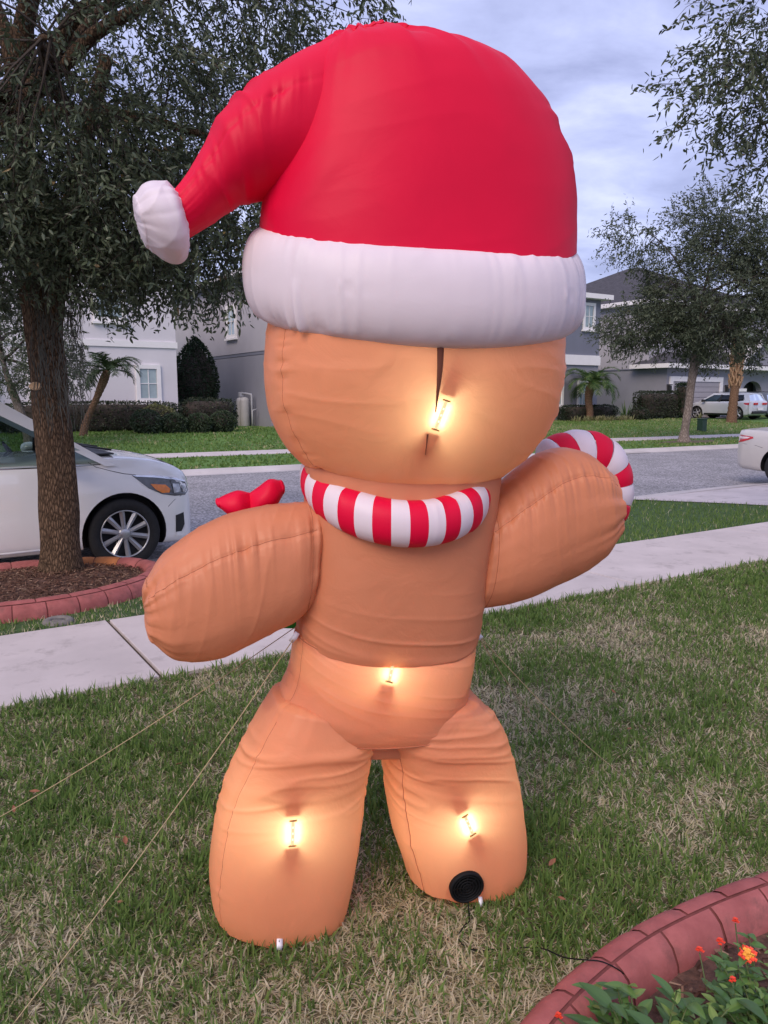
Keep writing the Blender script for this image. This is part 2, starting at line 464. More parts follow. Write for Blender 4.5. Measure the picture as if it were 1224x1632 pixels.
M['dead_leaf'] = pmat('dead_leaf', (0.22, 0.085, 0.045), 0.8, 0.3, 30)
M['car_white'] = pmat('white_car_paint', (0.86, 0.84, 0.82), 0.22, 0.02, 2, coat=1.0)
M['car_silver'] = pmat('silver_car_paint', (0.62, 0.63, 0.67), 0.3, 0.02, 2, coat=0.5, metal=0.15)
M['car_beige'] = pmat('champagne_car_paint', (0.58, 0.54, 0.50), 0.3, 0.02, 2, coat=0.5, metal=0.1)
M['car_dark'] = pmat('slate_car_paint', (0.10, 0.115, 0.15), 0.3, 0.05, 2, coat=0.5)
M['tyre'] = pmat('tyre_rubber', (0.014, 0.014, 0.015), 0.85, 0.2, 30)
M['alloy'] = pmat('alloy_wheel', (0.50, 0.50, 0.51), 0.35, 0.05, 10, metal=0.7)
M['dark'] = pmat('dark_trim', (0.016, 0.016, 0.018), 0.6, 0.1, 10)
M['cabin'] = pmat('cabin_trim', (0.025, 0.027, 0.030), 0.7, 0.2, 6)
M['chrome'] = pmat('chrome_trim', (0.6, 0.6, 0.62), 0.15, 0.03, 10, metal=1.0)
M['lamp_clear'] = pmat('headlight_lens', (0.22, 0.23, 0.25), 0.12, 0.3, 9, coat=0.8, metal=0.3, col2=(0.62, 0.64, 0.68))
M['lamp_dark'] = pmat('headlight_housing', (0.05, 0.052, 0.058), 0.12, 0.4, 14, coat=0.9)
M['lamp_amber'] = pmat('amber_lens', (0.75, 0.20, 0.02), 0.25, 0.15, 20, coat=0.5)
M['lamp_red'] = pmat('red_lens', (0.50, 0.012, 0.015), 0.2, 0.15, 20, coat=0.6)
M['lamp_pale'] = pmat('pale_lens', (0.78, 0.62, 0.62), 0.2, 0.1, 20, coat=0.6)
M['car_glass'] = glass_mat('car_glass', (0.50, 0.58, 0.55))
M['car_tint'] = glass_mat('privacy_glass', (0.10, 0.11, 0.12))
M['stucco_white'] = pmat('white_stucco', (0.66, 0.63, 0.66), 0.9, 0.04, 0.7, bump=0.3, bscale=25, bdist=0.01)
M['stucco_grey'] = pmat('blue_grey_stucco', (0.175, 0.185, 0.235), 0.9, 0.06, 0.6, bump=0.3, bscale=25, bdist=0.01)
M['stucco_lilac'] = pmat('pale_grey_stucco', (0.40, 0.385, 0.42), 0.9, 0.05, 0.6, bump=0.3, bscale=25, bdist=0.01)
M['stucco_mid'] = pmat('lower_grey_stucco', (0.25, 0.25, 0.29), 0.9, 0.06, 0.6, bump=0.3, bscale=25, bdist=0.01)
M['trim'] = pmat('white_house_trim', (0.80, 0.78, 0.78), 0.7, 0.03, 2)
M['garage'] = pmat('garage_door_paint', (0.36, 0.34, 0.36), 0.7, 0.04, 2)
M['roof'] = pmat('dark_shingles', (0.050, 0.047, 0.055), 0.95, 0.35, 5, bump=0.5, bscale=12, bdist=0.03)
M['pane'] = pmat('window_pane', (0.30, 0.38, 0.40), 0.12, 0.15, 2, coat=0.5)
M['doorway'] = pmat('dark_entry', (0.05, 0.048, 0.052), 0.8, 0.2, 2)
M['tank'] = pmat('beige_tank', (0.46, 0.44, 0.42), 0.6, 0.05, 3)
M['pipe'] = pmat('grey_pipe', (0.42, 0.42, 0.44), 0.5, 0.05, 8)
M['util_green'] = pmat('utility_green', (0.025, 0.060, 0.035), 0.6, 0.15, 6)
M['lid'] = pmat('meter_lid', (0.17, 0.155, 0.145), 0.85, 0.2, 12, bump=0.3)

# ------------------------------------------------------------------ the ground, pavements and road
def street_obj(name, V, Fc, mat, parent=None, smooth=False, kind='structure'):
    o = mesh(name, V, Fc, mat, parent, smooth)
    if parent is None: o.rotation_euler = (0, 0, PHI)
    if kind: o['kind'] = kind
    return o

def strip(name, s0, s1, line, cross, mat, ns=70, smooth=False):
    """cross: (offset from line(s), z) pairs, or a function of s giving them"""
    V, Fc = [], []
    ss = np.linspace(s0, s1, ns)
    for s in ss:
        for off, z in (cross(s) if callable(cross) else cross): V.append((s, line(s) + off, z))
    k = len(V) // ns
    for i in range(ns - 1):
        for j in range(k - 1):
            a = i*k + j
            Fc.append((a, a + k, a + k + 1, a + 1))
    return street_obj(name, V, Fc, mat, None, smooth)

def verge_edge(s): return 7.50 + 0.085 * max(-2.0, min(s, 12) - 1.5)
def far_edge(s): return 16.45 - 0.052 * (s - 6)
def far_walk(s): return 20.25 - 0.073 * (s - 7)

mesh('ground', [(-600, -200, -0.45), (700, -200, -0.45), (700, 900, -0.45), (-600, 900, -0.45)], [(0, 1, 2, 3)], M['terrain'], None, False)['kind'] = 'structure'
strip('lawn', -14, 30, lambda s: 0, [(-9, -0.012)] + [(d, -0.012) for d in np.linspace(-7, 4.24, 14)], M['soil'])
# gap left for the pavement bed between 4.24 and 5.64
def verge_cross(s):
    w = verge_edge(s) - 5.66
    return [(0, -0.015), (w * 0.5, -0.02), (w * 0.85, -0.04), (w, -0.055)]
strip('verge', -14, 11.6, lambda s: 5.66, verge_cross, M['verge'])
strip('kerb', -60, 90, verge_edge, [(0.0, -0.20), (0.0, -0.045), (0.10, -0.05), (0.22, -0.085), (0.34, -0.135), (0.62, -0.128), (0.62, -0.30)], M['concrete2'], 120)
strip('road', -60, 120, lambda s: 0, lambda s: [(verge_edge(s) + 0.60, -0.132), (12.2, -0.085), (far_edge(s) + 0.02, -0.125)], M['road'], 90, True)
strip('far_kerb', -60, 120, far_edge, [(0.0, -0.3), (0.0, -0.120), (0.25, -0.125), (0.38, -0.07), (0.55, -0.03), (0.60, -0.2)], M['concrete2'], 90)
strip('far_verge', -60, 120, lambda s: 0, lambda s: [(far_edge(s) + 0.56, -0.038), ((far_edge(s) + far_walk(s)) / 2, -0.02), (far_walk(s) - 0.01, -0.012)], M['farlawn'], 90)
strip('far_pavement', -60, 120, far_walk, [(0.0, -0.2), (0.0, 0.0), (1.45, 0.006), (1.45, -0.2)], M['concrete'], 90)
def far_z(d, s): 
    t = max(0.0, min(1.0, (d - far_walk(s) - 1.45) / 9.0)); return 0.30 * t * t * (3 - 2 * t)
strip('far_lawn', -60, 120, lambda s: far_walk(s) + 1.43, lambda s: [(o, -0.012 + far_z(far_walk(s) + 1.45 + o, s)) for o in np.linspace(0, 11, 12)] + [(60, 0.29)], M['farlawn'], 90, True)
# aprons and drives
def quad_sheet(name, pts, mat):
    return street_obj(name, pts, [tuple(range(len(pts)))], mat)
dv_, df_ = [], []
for k, (d, z) in enumerate([(5.63, .002), (6.3, -.004), (6.95, -.008), (7.6, -.022), (8.25, -.036), (8.58, -.095)]):
    for sx in (11.45 - .58 * (min(d, 8.25) - 5.63), 12.2, 14.5, 17.2): dv_.append((sx, d, z))
for k in range(5):
    for j in range(3): df_.append((k*4+j, k*4+j+1, k*4+j+5, k*4+j+4))
street_obj('driveway', dv_, df_, M['concrete'])
quad_sheet('far_driveway_apron', [(14.2, 15.98, -0.112), (19.8, 15.7, -0.112), (19.4, 19.36, 0.004), (14.8, 19.7, 0.004)], M['driveway'])
quad_sheet('far_driveway', [(40.4, 15.2, 0.010), (46.4, 15.0, 0.010), (46.4, 21.0, 0.055), (46.4, 26.0, 0.22), (46.4, 31.3, 0.33), (40.4, 31.3, 0.33), (40.4, 26.0, 0.22), (40.4, 21.0, 0.055)], M['driveway'])

walk = street_obj('pavement', [(-14, 4.22, -0.20), (30, 4.22, -0.20), (30, 5.67, -0.20), (-14, 5.67, -0.20), (-14, 4.22, -0.022), (30, 4.22, -0.022), (30, 5.67, -0.022), (-14, 5.67, -0.022)],
                  [(0,3,2,1),(4,5,6,7),(0,1,5,4),(1,2,6,5),(2,3,7,6),(3,0,4,7)], M['joint'])
joints = [-13.2, -11.8, -10.5, -9.1, -7.75, -6.4, -5.0, -3.65, -2.3, -0.6, 1.2, 2.57, 3.94, 5.30, 7.12, 8.5, 9.9, 11.3, 12.7, 14.1, 15.5, 16.9, 18.3, 19.7, 21.1]
for a, b in zip(joints[:-1], joints[1:]):
    g0 = 0.014 if a == 1.2 else 0.005; g1 = 0.014 if b == 1.2 else 0.005
    mb = MB().box(a + g0, b - g1, 4.285, 5.62, -0.10, 0.004 + random.uniform(-0.002, 0.002), 0.005)
    o = mb.build('slab', M['concrete'], walk)

# ------------------------------------------------------------------ houses across the street
def house_root(name, label, s, d, z=0.28):
    return thing(name, label, 'house', W(s, d, z), PHI)

def put_box(name, mat, parent, x0, x1, y0, y1, z0, z1, bv=0.0):
    return MB().box(x0, x1, y0, y1, z0, z1, bv).build(name, mat, parent)

def hip_roof(parent, x0, x1, y0, y1, z0, h, over=0.45, name='roof'):
    x0 -= over; x1 += over; y0 -= over; y1 += over
    run = min(x1 - x0, y1 - y0) / 2
    if x1 - x0 > y1 - y0: r0, r1 = (x0 + run, (y0 + y1) / 2), (x1 - run, (y0 + y1) / 2)
    else: r0, r1 = ((x0 + x1) / 2, y0 + run), ((x0 + x1) / 2, y1 - run)
    V = [(x0,y0,z0),(x1,y0,z0),(x1,y1,z0),(x0,y1,z0),(r0[0],r0[1],z0+h),(r1[0],r1[1],z0+h)]
    if x1 - x0 > y1 - y0: Fc = [(0,1,5,4),(1,2,5),(2,3,4,5),(3,0,4),(3,2,1,0)]
    else: Fc = [(0,1,4),(1,2,5,4),(2,3,5),(3,0,4,5),(3,2,1,0)]
    mb = MB(); mb.add(V, Fc)
    # shingle courses: thin steps up each slope
    o = mb.build(name, M['roof'], parent)
    fb = MB()
    t = 0.04
    fb.box(x0 - t, x1 + t, y0 - t, y0, z0 - 0.26, z0 - 0.002); fb.box(x0 - t, x1 + t, y1, y1 + t, z0 - 0.26, z0 - 0.002)
    fb.box(x0 - t, x0, y0, y1, z0 - 0.26, z0 - 0.002); fb.box(x1, x1 + t, y0, y1, z0 - 0.26, z0 - 0.002)
    fb.box(x0, x1, y0, y1, z0 - 0.262, z0 - 0.20)
    fb.build('fascia', M['trim'], parent)
    return o

def window(parent, xc, z0, w, h, y, side=False, blinds=True):
    """a framed window on the front (y) of a house; side=True puts it on the wall x = y facing -x"""
    def bx(mb, a0, a1, b0, b1, z_0, z_1):
        if side: mb.box(b0, b1, a0, a1, z_0, z_1)
        else: mb.box(a0, a1, b0, b1, z_0, z_1)
    x0, x1, z1 = xc - w/2, xc + w/2, z0 + h
    t = 0.16
    mb = MB()
    bx(mb, x0 - t, x0, y - 0.07, y - 0.003, z0 - t, z1 + t); bx(mb, x1, x1 + t, y - 0.07, y - 0.003, z0 - t, z1 + t)
    bx(mb, x0, x1, y - 0.07, y - 0.003, z1, z1 + t); bx(mb, x0, x1, y - 0.07, y - 0.003, z0 - t, z0)
    wo = mb.build('window', M['trim'], parent)
    mb = MB(); bx(mb, x0 - t - 0.07, x1 + t + 0.07, y - 0.14, y - 0.002, z0 - t - 0.09, z0 - t - 0.002); mb.build('sill', M['trim'], wo)
    n = 2
    cw = w / n
    for i in range(n):
        for j in range(2):
            mb = MB(); bx(mb, x0 + i*cw + 0.015, x0 + (i+1)*cw - 0.015, y - 0.022, y - 0.006, z0 + j*h/2 + 0.015, z0 + (j+1)*h/2 - 0.015)
            mb.build('pane', M['pane'], wo)
    mb = MB()
    bx(mb, xc - 0.014, xc + 0.014, y - 0.045, y - 0.004, z0, z1); bx(mb, x0, xc - 0.015, y - 0.045, y - 0.004, z0 + h/2 - 0.014, z0 + h/2 + 0.014)
    bx(mb, xc + 0.015, x1, y - 0.045, y - 0.004, z0 + h/2 - 0.014, z0 + h/2 + 0.014)
    mb.build('sash', M['trim'], wo)
    return wo

# white house at the left
h1 = house_root('white_house', 'white stucco house with a small framed window behind the hedge and ball shrubs', 9.82, 31.0)
put_box('wall', M['stucco_white'], h1, -9.5, 0, 0, 12, -0.6, 6.6)
put_box('wall_band', M['trim'], h1, -9.53, 0.05, -0.05, -0.003, 3.22, 3.46)
hip_roof(h1, -9.5, 0, 0, 12, 6.86, 2.6)
window(h1, -1.16, 1.25, 0.66, 1.15, 0.0)
window(h1, -4.9, 1.25, 0.9, 1.15, 0.0)
put_box('entry_column', M['trim'], h1, -7.35, -6.95, -0.45, -0.05, -0.3, 3.2)
put_box('entry_door', M['doorway'], h1, -8.6, -7.5, -0.03, -0.004, -0.3, 2.3)
window(h1, -2.5, 4.3, 0.9, 1.1, 0.0)

# blue-grey house in the middle: left side wall seen beyond the white house, right corner beyond the figure
h2 = house_root('blue_grey_house', 'two storey blue grey house with a white band and framed upper window, behind the inflatable', 13.9, 31.0)
put_box('lower_wall', M['stucco_mid'], h2, 0, 20.2, 0, 15, -0.6, 3.14)
put_box('upper_wall', M['stucco_grey'], h2, -0.012, 20.21, -0.012, 15, 3.16, 6.66)
put_box('wall_band', M['trim'], h2, 14.2, 20.26, -0.10, -0.014, 3.06, 3.60)
put_box('side_panel', M['stucco_lilac'], h2, -0.035, -0.014, 0.02, 14.9, 3.30, 6.5)
hip_roof(h2, 0, 20.2, 0, 15, 6.92, 1.9)
window(h2, 19.28, 5.15, 0.62, 1.15, -0.012)
window(h2, 17.0, 0.9, 0.7, 1.3, 0.0)
window(h2, 19.0, 0.9, 0.5, 1.2, 0.0)
window(h2, 4.2, 4.2, 0.9, 1.2, -0.035, side=True)
for xw in (2.4, 6.2, 10.4): window(h2, xw, 4.35, 1.1, 1.35, -0.012)
for xw in (2.4, 6.2): window(h2, xw, 0.9, 1.2, 1.45, 0.0)
dr2 = put_box('front_door', M['doorway'], h2, 9.9, 10.9, -0.05, -0.004, -0.1, 2.2)
put_box('door_frame', M['trim'], dr2, 9.75, 9.9, -0.08, -0.004, -0.1, 2.35); put_box('door_frame', M['trim'], dr2, 10.9, 11.05, -0.08, -0.004, -0.1, 2.35); put_box('door_frame', M['trim'], dr2, 9.9, 10.9, -0.08, -0.004, 2.205, 2.35)

# garage house at the right
h3 = house_root('garage_house', 'pale grey house with a wide panelled garage door and arched entry', 40.15, 31.0)
put_box('garage_wall', M['stucco_mid'], h3, 0, 7.4, 0, 16, -0.6, 3.05)
put_box('upper_wall', M['stucco_lilac'], h3, -0.012, 13.5, 1.4, 16, 3.07, 7.0)
put_box('wall_joint', M['stucco_grey'], h3, -0.05, -0.014, 1.4, 16, 3.0, 3.06)
hip_roof(h3, 0, 13.5, 1.4, 16, 7.26, 3.4)
hip_roof(h3, 0, 13.5, 0.0, 1.9, 3.31, 0.75, 0.5, 'garage_roof')
gx0, gx1, gz = 0.55, 5.25, 2.25
mb = MB(); t = 0.30
mb.box(gx0 - t, gx0, -0.09, -0.003, -0.25, gz + t); mb.box(gx1, gx1 + t, -0.09, -0.003, -0.25, gz + t); mb.box(gx0, gx1, -0.09, -0.003, gz, gz + t)
gd = mb.build('garage_door', M['trim'], h3)
nrow = 7
for k in range(nrow):
    z0 = -0.05 + k * (gz + 0.05) / nrow
    put_box('panel', M['garage'], gd, gx0 + 0.002, gx1 - 0.002, -0.035, -0.004, z0 + 0.012, z0 + (gz + 0.05) / nrow - 0.012, 0.008)
for x in (-0.0 + 0.12, 5.95):
    sc_ = MB().box(x - 0.09, x + 0.09, -0.22, -0.003, 1.55, 1.62).box(x - 0.10, x + 0.10, -0.26, -0.06, 1.64, 1.98, 0.02).box(x - 0.12, x + 0.12, -0.28, -0.04, 2.0, 2.06)
    sc_.build('wall_lamp', M['dark'], h3)
# entry with arch
put_box('entry_wall', M['stucco_mid'], h3, 10.9, 13.5, 0.2, 2.0, -0.6, 3.05)
put_box('entry_back', M['doorway'], h3, 7.42, 10.9, 1.2, 1.35, -0.6, 3.05)
arch = [(7.9, 3.05), (7.9, 2.0)] + [(9.25 - 1.1*math.cos(a), 1.6 + 0.75*math.sin(a)) for a in np.linspace(0, math.pi, 15)] + [(10.9, 1.6), (10.9, 3.05)]
arch[1] = (7.9, 1.6)
MB().prism(arch, 'y', 0.2, 0.6).build('entry_arch', M['stucco_mid'], h3)
cl = put_box('entry_column', M['stucco_mid'], h3, 7.42, 8.12, -0.02, 0.62, -0.6, 1.55)
put_box('cap', M['trim'], cl, 7.36, 8.18, -0.08, 0.68, 1.56, 1.85)
put_box('entry_column', M['stucco_mid'], h3, 10.36, 11.0, -0.02, 0.62, -0.6, 1.58)
gb = MB().prism([(7.2, 3.36), (11.2, 3.36), (9.2, 4.75)], 'y', -0.30, 1.2).build('entry_gable', M['stucco_mid'], h3)
rb = MB()
rb.prism([(6.8, 3.20), (9.2, 4.86), (9.2, 5.06), (6.6, 3.26)], 'y', -0.55, 1.3); rb.prism([(9.2, 4.86), (11.6, 3.20), (11.8, 3.26), (9.2, 5.06)], 'y', -0.55, 1.3)
rb.build('gable_rake', M['trim'], gb)

# two beige tanks by the side wall of the blue-grey house
tk = thing('water_softener', 'pair of beige softener tanks with pipes by the blue grey side wall', 'tank', W(13.45, 33.3, 0.24), PHI)
for y in (0.0, -0.42):
    lathe('tank', [(0.02, 0.0), (0.20, 0.0), (0.215, 0.04), (0.215, 1.15), (0.19, 1.27), (0.08, 1.33), (0.02, 1.34)], M['tank'], tk, 20, 'z', (0, y, 0))
put_box('control_head', M['pipe'], tk, -0.09, 0.09, -0.10, 0.10, 1.345, 1.56, 0.02)
MB().tube([(0, 0.05, 1.5), (0.1, -0.3, 1.5), (0.2, -0.72, 1.45), (0.2, -0.76, 1.38), (0.2, -0.76, 0.0)], 0.045, 8).build('pipe', M['pipe'], tk, True)
MB().tube([(0.1, -1.05, 0.0), (0.1, -1.05, 0.75), (0.3, -1.05, 0.8)], 0.035, 8).build('pipe', M['pipe'], tk, True)

ub = thing('utility_box', 'small dark green utility box on the lawn between tree trunk and palm trunk', 'utility box', W(31.0, 21.9, 0.0), PHI)
put_box('cabinet', M['util_green'], ub, -0.16, 0.16, -0.15, 0.15, -0.05, 0.56, 0.02)
put_box('lid', M['util_green'], ub, -0.18, 0.18, -0.17, 0.17, 0.562, 0.62, 0.02)

ml = thing('meter_lid', 'round grey meter lid set in the grass beside the pavement', 'lid', W(0.90, 5.82, -0.01), PHI)
lathe('ring', [(0.05, 0.0), (0.05, 0.012), (0.06, 0.02), (0.09, 0.02), (0.105, 0.008), (0.11, -0.02)], M['lid'], ml, 28, 'z', caps=False)
lathe('cover', [(0.002, 0.008), (0.048, 0.008), (0.049, 0.0)], M['lid'], ml, 24, 'z', caps=False)

# ------------------------------------------------------------------ the inflatable
class Loft: pass

def pucker(s, Lt, amp, lam, wl, seed):
    """short folds running out at right angles from a seam; s = distance from it, Lt = distance along it"""
    ln = lam * (0.45 + 1.1 * vnoise(Lt / (wl * 1.6), 3.3, seed + 5))
    f = vnoise(Lt / wl, 0.0, seed) - 0.5 + 0.5 * (vnoise(Lt / (wl * 0.45), 9.0, seed + 2) - 0.5)
    return 2 * amp * f * np.exp(-np.abs(s) / ln) * (0.3 + 1.3 * vnoise(Lt / (wl * 4.0), 1.7, seed + 11) ** 1.5)

def loft(C, A, D, S, off_axis=None, nt=150, nth=170, n=2.4, cap0=0.05, cap1=0.05, seams=(), ends=(0, 0), folds=(), seed=1, down=(0, 0, -1), nf=None, groove=0.004):
    nf = NF if nf is None else nf
    C, A, D, S = map(np.array, (C, A, D, S))
    tk = np.concatenate([[0], np.cumsum(np.linalg.norm(np.diff(C, axis=0), axis=1) + 1e-6)])
    t = np.linspace(0, tk[-1], nt)
    Ci, Ai = smooth_interp(tk, C, t), smooth_interp(tk, A, t)
    Di, Si = smooth_interp(tk, D, t)[:, 0], smooth_interp(tk, S, t)[:, 0]
    kc = 16
    a = np.linspace(0, math.pi/2, kc + 1)[1:]
    T0 = (Ci[0] - Ci[1]) / np.linalg.norm(Ci[0] - Ci[1]); T1 = (Ci[-1] - Ci[-2]) / np.linalg.norm(Ci[-1] - Ci[-2])
    ca = np.maximum(np.cos(a), 0.004)
    Cf = np.concatenate([(Ci[0] + T0 * cap0 * np.sin(a)[:, None])[::-1], Ci, Ci[-1] + T1 * cap1 * np.sin(a)[:, None]])
    Af = np.concatenate([(Ai[0] * ca[:, None])[::-1], Ai, Ai[-1] * ca[:, None]])
    Df = np.concatenate([(Di[0] * ca)[::-1], Di, Di[-1] * ca])
    Sf = np.concatenate([(Si[0] * ca)[::-1], Si, Si[-1] * ca])
    tot = len(Cf)
    Lt = np.concatenate([[0], np.cumsum(np.linalg.norm(np.diff(Cf, axis=0), axis=1))])
    th = np.arange(nth) * 2 * math.pi / nth
    c, s = np.cos(th), np.sin(th)
    pc, ps = np.sign(c) * np.abs(c) ** (2/n), np.sign(s) * np.abs(s) ** (2/n)
    dn = np.array(down, float)
    P = Cf[:, None, :] + Af[:, None, :] * pc[None, :, None] + nf * (Df[:, None] * ps[None, :])[..., None] + dn * (Sf[:, None] * np.maximum(0, s)[None, :] ** 1.3)[..., None]
    def normals(P):
        du = np.gradient(P, axis=0)
        dv = np.roll(P, -1, 1) - np.roll(P, 1, 1)
        Nn = np.cross(du, dv); Nn /= np.linalg.norm(Nn, axis=-1, keepdims=True) + 1e-12
        if np.sum(Nn * (P - Cf[:, None, :])) < 0: Nn = -Nn
        return Nn
    Nn = normals(P)
    rad = (np.linalg.norm(Af, axis=1) + Df) / 2
    Lg, rg = Lt[:, None], rad[:, None]
    disp = np.zeros(P.shape[:2])
    for k, sm in enumerate(seams):
        ths, amp, lam, wl_ = sm
        ths = R(ths)
        dth = (th[None, :] - ths + math.pi) % (2*math.pi) - math.pi
        sd = dth * rg
        disp += pucker(sd, Lg + 0 * sd, amp, lam, wl_, seed * 31 + k)
        disp -= groove * np.exp(-(sd / 0.007) ** 2)
    arc = th[None, :] * rg
    ring = th[None, :] / (2*math.pi)
    for e, amp in enumerate(ends):
        if amp:
            L0 = Lt[kc] if e == 0 else Lt[-kc - 1]
            dist = np.maximum(0, (Lg - L0) if e == 0 else (L0 - Lg)) + 0.0 * arc
            per = max(6, int(2 * math.pi * rad.mean() / 0.028))
            f = vnoise(ring * per, 0.0 * dist, seed * 17 + e) - 0.5 + 0.4 * (vnoise(ring * per * 2.3, 0.0 * dist, seed * 13 + e) - 0.5)
            ln = 0.03 + 0.09 * vnoise(ring * per * 0.7, 0.0 * dist, seed * 7 + e)
            disp += 2 * amp * f * np.exp(-dist / ln)
    for (amp, wl_t, wl_r, sk, fn) in folds:
        ph = Lg / wl_t + sk * arc / wl_t
        x = vnoise(ph, arc / wl_r + 50, seed * 41) 
        x = 1 - np.abs(2 * x - 1)
        msk = fn(P) if fn is not None else 1.0
        disp += amp * (x ** 3) * msk
    fade = np.ones(tot)
    fade[:kc] = ca[::-1]; fade[-kc:] = ca
    P = P + Nn * (disp * fade[:, None])[..., None]
    Lo = Loft()
    Lo.P, Lo.N, Lo.th, Lo.kc, Lo.nt, Lo.C, Lo.Lt = P, normals(P), th, kc, nt, Cf, Lt
    return Lo

def loft_px(keys, dl=0, dr=0, **kw):
    """keys: left edge, right edge (directions in the photograph, laid on the figure's plane), half depth, offset, sag"""
    C, A, D, S = [], [], [], []
    for xl, yl, xr, yr, d, off, sag in keys:
        Lp, Rp = fig(xl + dl, yl, off), fig(xr + dr, yr, off)
        C.append((Lp + Rp) / 2); A.append((Rp - Lp) / 2); D.append(d); S.append(sag)
    return loft(C, A, D, S, **kw)

def loft_mesh(Lo, name, mat, parent):
    m, k = Lo.P.shape[:2]
    i, j = np.meshgrid(np.arange(m - 1), np.arange(k), indexing='ij')
    a = i * k + j; b = i * k + (j + 1) % k
    Fc = np.stack([a, b, b + k, a + k], -1).reshape(-1, 4)
    e1 = Lo.P[1, 1] - Lo.P[1, 0]
    f0 = Lo.P[m//2, :][:, :]
    nn = np.cross(Lo.P[m//2, 1] - Lo.P[m//2, 0], Lo.P[m//2 + 1, 0] - Lo.P[m//2, 0])
    if np.dot(nn, Lo.N[m//2, 0]) < 0: Fc = Fc[:, ::-1]
    o = mesh(name, Lo.P.reshape(-1, 3), np.ascontiguousarray(Fc), mat, parent, True, True)
    return o

def seam_line(Lo, deg, parent, t0=0.0, t1=1.0, rad=0.0008, name='seam', mat=None):
    j = int(round((R(deg) % (2*math.pi)) / (2*math.pi) * len(Lo.th))) % len(Lo.th)
    a, b = Lo.kc + int(t0 * (Lo.nt - 1)), Lo.kc + int(t1 * (Lo.nt - 1))
    a = max(0, a); b = min(len(Lo.P) - 1, b)
    p = Lo.P[a:b+1, j] + Lo.N[a:b+1, j] * rad * 0.3
    V, Fc = tube_arrays(p[::2], rad, 5)
    return mesh(name, V, Fc, mat or M['thread'], parent, True, True)

def ring_line(Lo, t, parent, a0=5, a1=175, rad=0.0010, lift=0.4):
    i = Lo.kc + int(t * (Lo.nt - 1))
    i = min(max(i, 0), len(Lo.P) - 1)
    sel = np.where((np.degrees(Lo.th) >= a0) & (np.degrees(Lo.th) <= a1))[0]
    p = Lo.P[i, sel] + Lo.N[i, sel] * rad * lift
    V, Fc = tube_arrays(p, rad, 5)
    return mesh('seam', V, Fc, M['thread'], parent, True, True)

def on_surf(Lo, x, y):
    px = proj(Lo.P.reshape(-1, 3)); Nn = Lo.N.reshape(-1, 3); P = Lo.P.reshape(-1, 3)
    view = P - np.array([0, 0, CAMH])
    facing = np.sum(view * Nn, 1) < 0
    d2 = np.sum((px - np.array([x, y])) ** 2, 1) + np.where(facing, 0, 1e9)
    k = np.argsort(d2)[:4]
    w = 1 / (d2[k] + 0.5); w /= w.sum()
    n = (Nn[k] * w[:, None]).sum(0)
    return (P[k] * w[:, None]).sum(0), n / np.linalg.norm(n)

FIG = thing('inflatable_gingerbread_man', 'giant brown inflatable gingerbread man in a santa hat, its back turned, on the lawn', 'inflatable', (0.0, 2.31, 0.0))

leftside = lambda P: np.clip((fig(560, 900)[0] - P[..., 0]) / 0.15, 0, 1)
# head
head = loft_px([(452, 452, 878, 452, .25, 0, 0), (432, 500, 893, 500, .275, 0, 0), (424, 560, 896, 560, .29, 0, 0), (424, 615, 893, 610, .29, 0, 0),
                (434, 665, 882, 660, .275, 0, 0), (458, 712, 858, 706, .245, 0, 0), (500, 752, 815, 748, .20, 0, 0), (548, 778, 768, 775, .14, 0, 0)],
               dr=-14, n=2.35, cap0=.06, cap1=.035, seams=((158, .006, .025, .024), (22, .006, .025, .024)), ends=(0, .002), seed=3,
               folds=((.0022, .05, .30, .15, None),))
head_o = loft_mesh(head, 'head', M['brown'], FIG)
seam_line(head, 158, head_o, 0.1, 0.98); seam_line(head, 22, head_o, 0.1, 0.98)
# chest
chest = loft_px([(486, 745, 792, 745, .17, 0, 0), (487, 800, 784, 800, .185, 0, 0.01), (486, 850, 775, 850, .19, 0, 0.02), (483, 900, 768, 900, .19, 0, .03), (480, 950, 762, 950, .185, 0, .04),
                 (476, 985, 757, 985, .175, 0, .045), (473, 1010, 753, 1008, .165, 0, .05)],
                n=2.5, cap0=.05, cap1=.03, seams=((172, .003, .03, .03), (8, .003, .03, .03)), ends=(0, .0008), seed=5,
                folds=((.004, .035, .30, .10, lambda P: np.clip((1.05 - P[..., 2]) / 0.15, 0, 1)),))
chest_o = loft_mesh(chest, 'chest', M['brown'], FIG)
# belly
belly = loft_px([(472, 1006, 753, 1004, .158, 0, .045), (468, 1030, 749, 1028, .178, 0, .05), (464, 1058, 744, 1055, .187, 0, .055), (456, 1085, 738, 1082, .190, 0, .06), (446, 1105, 738, 1100, .188, 0, .062),
                 (444, 1120, 748, 1108, .184, 0, .062), (450, 1132, 764, 1116, .176, 0, .060)],
                n=2.5, cap0=.02, cap1=.016, seams=((164, .003, .03, .035),), ends=(.0012, .001), seed=6,
                folds=((.0035, .03, .25, .25, lambda P: np.clip((0.80 - np.abs(P[..., 2] - 0.72) * 4), 0, 1)),))
belly_o = loft_mesh(belly, 'belly', M['brown'], FIG)
seam_line(belly, 164, belly_o, 0.0, 1.0); ring_line(belly, 1.0, belly_o, 8, 172, .0016, 1.0)
ring_line(belly, 0.0, belly_o, 8, 172, .0018, 1.0)
# hips
hips = loft_px([(458, 1075, 734, 1075, .13, 0, 0.0), (446, 1108, 750, 1100, .135, 0, 0.0), (430, 1132, 766, 1122, .135, 0, 0.0), (424, 1150, 774, 1140, .125, 0, 0.0), (440, 1176, 756, 1168, .12, 0, .0), (450, 1186, 746, 1180, .115, 0, .0)],
               n=2.4, cap0=.05, cap1=.020, seed=8)
hips_o = loft_mesh(hips, 'hips', M['brown'], FIG)
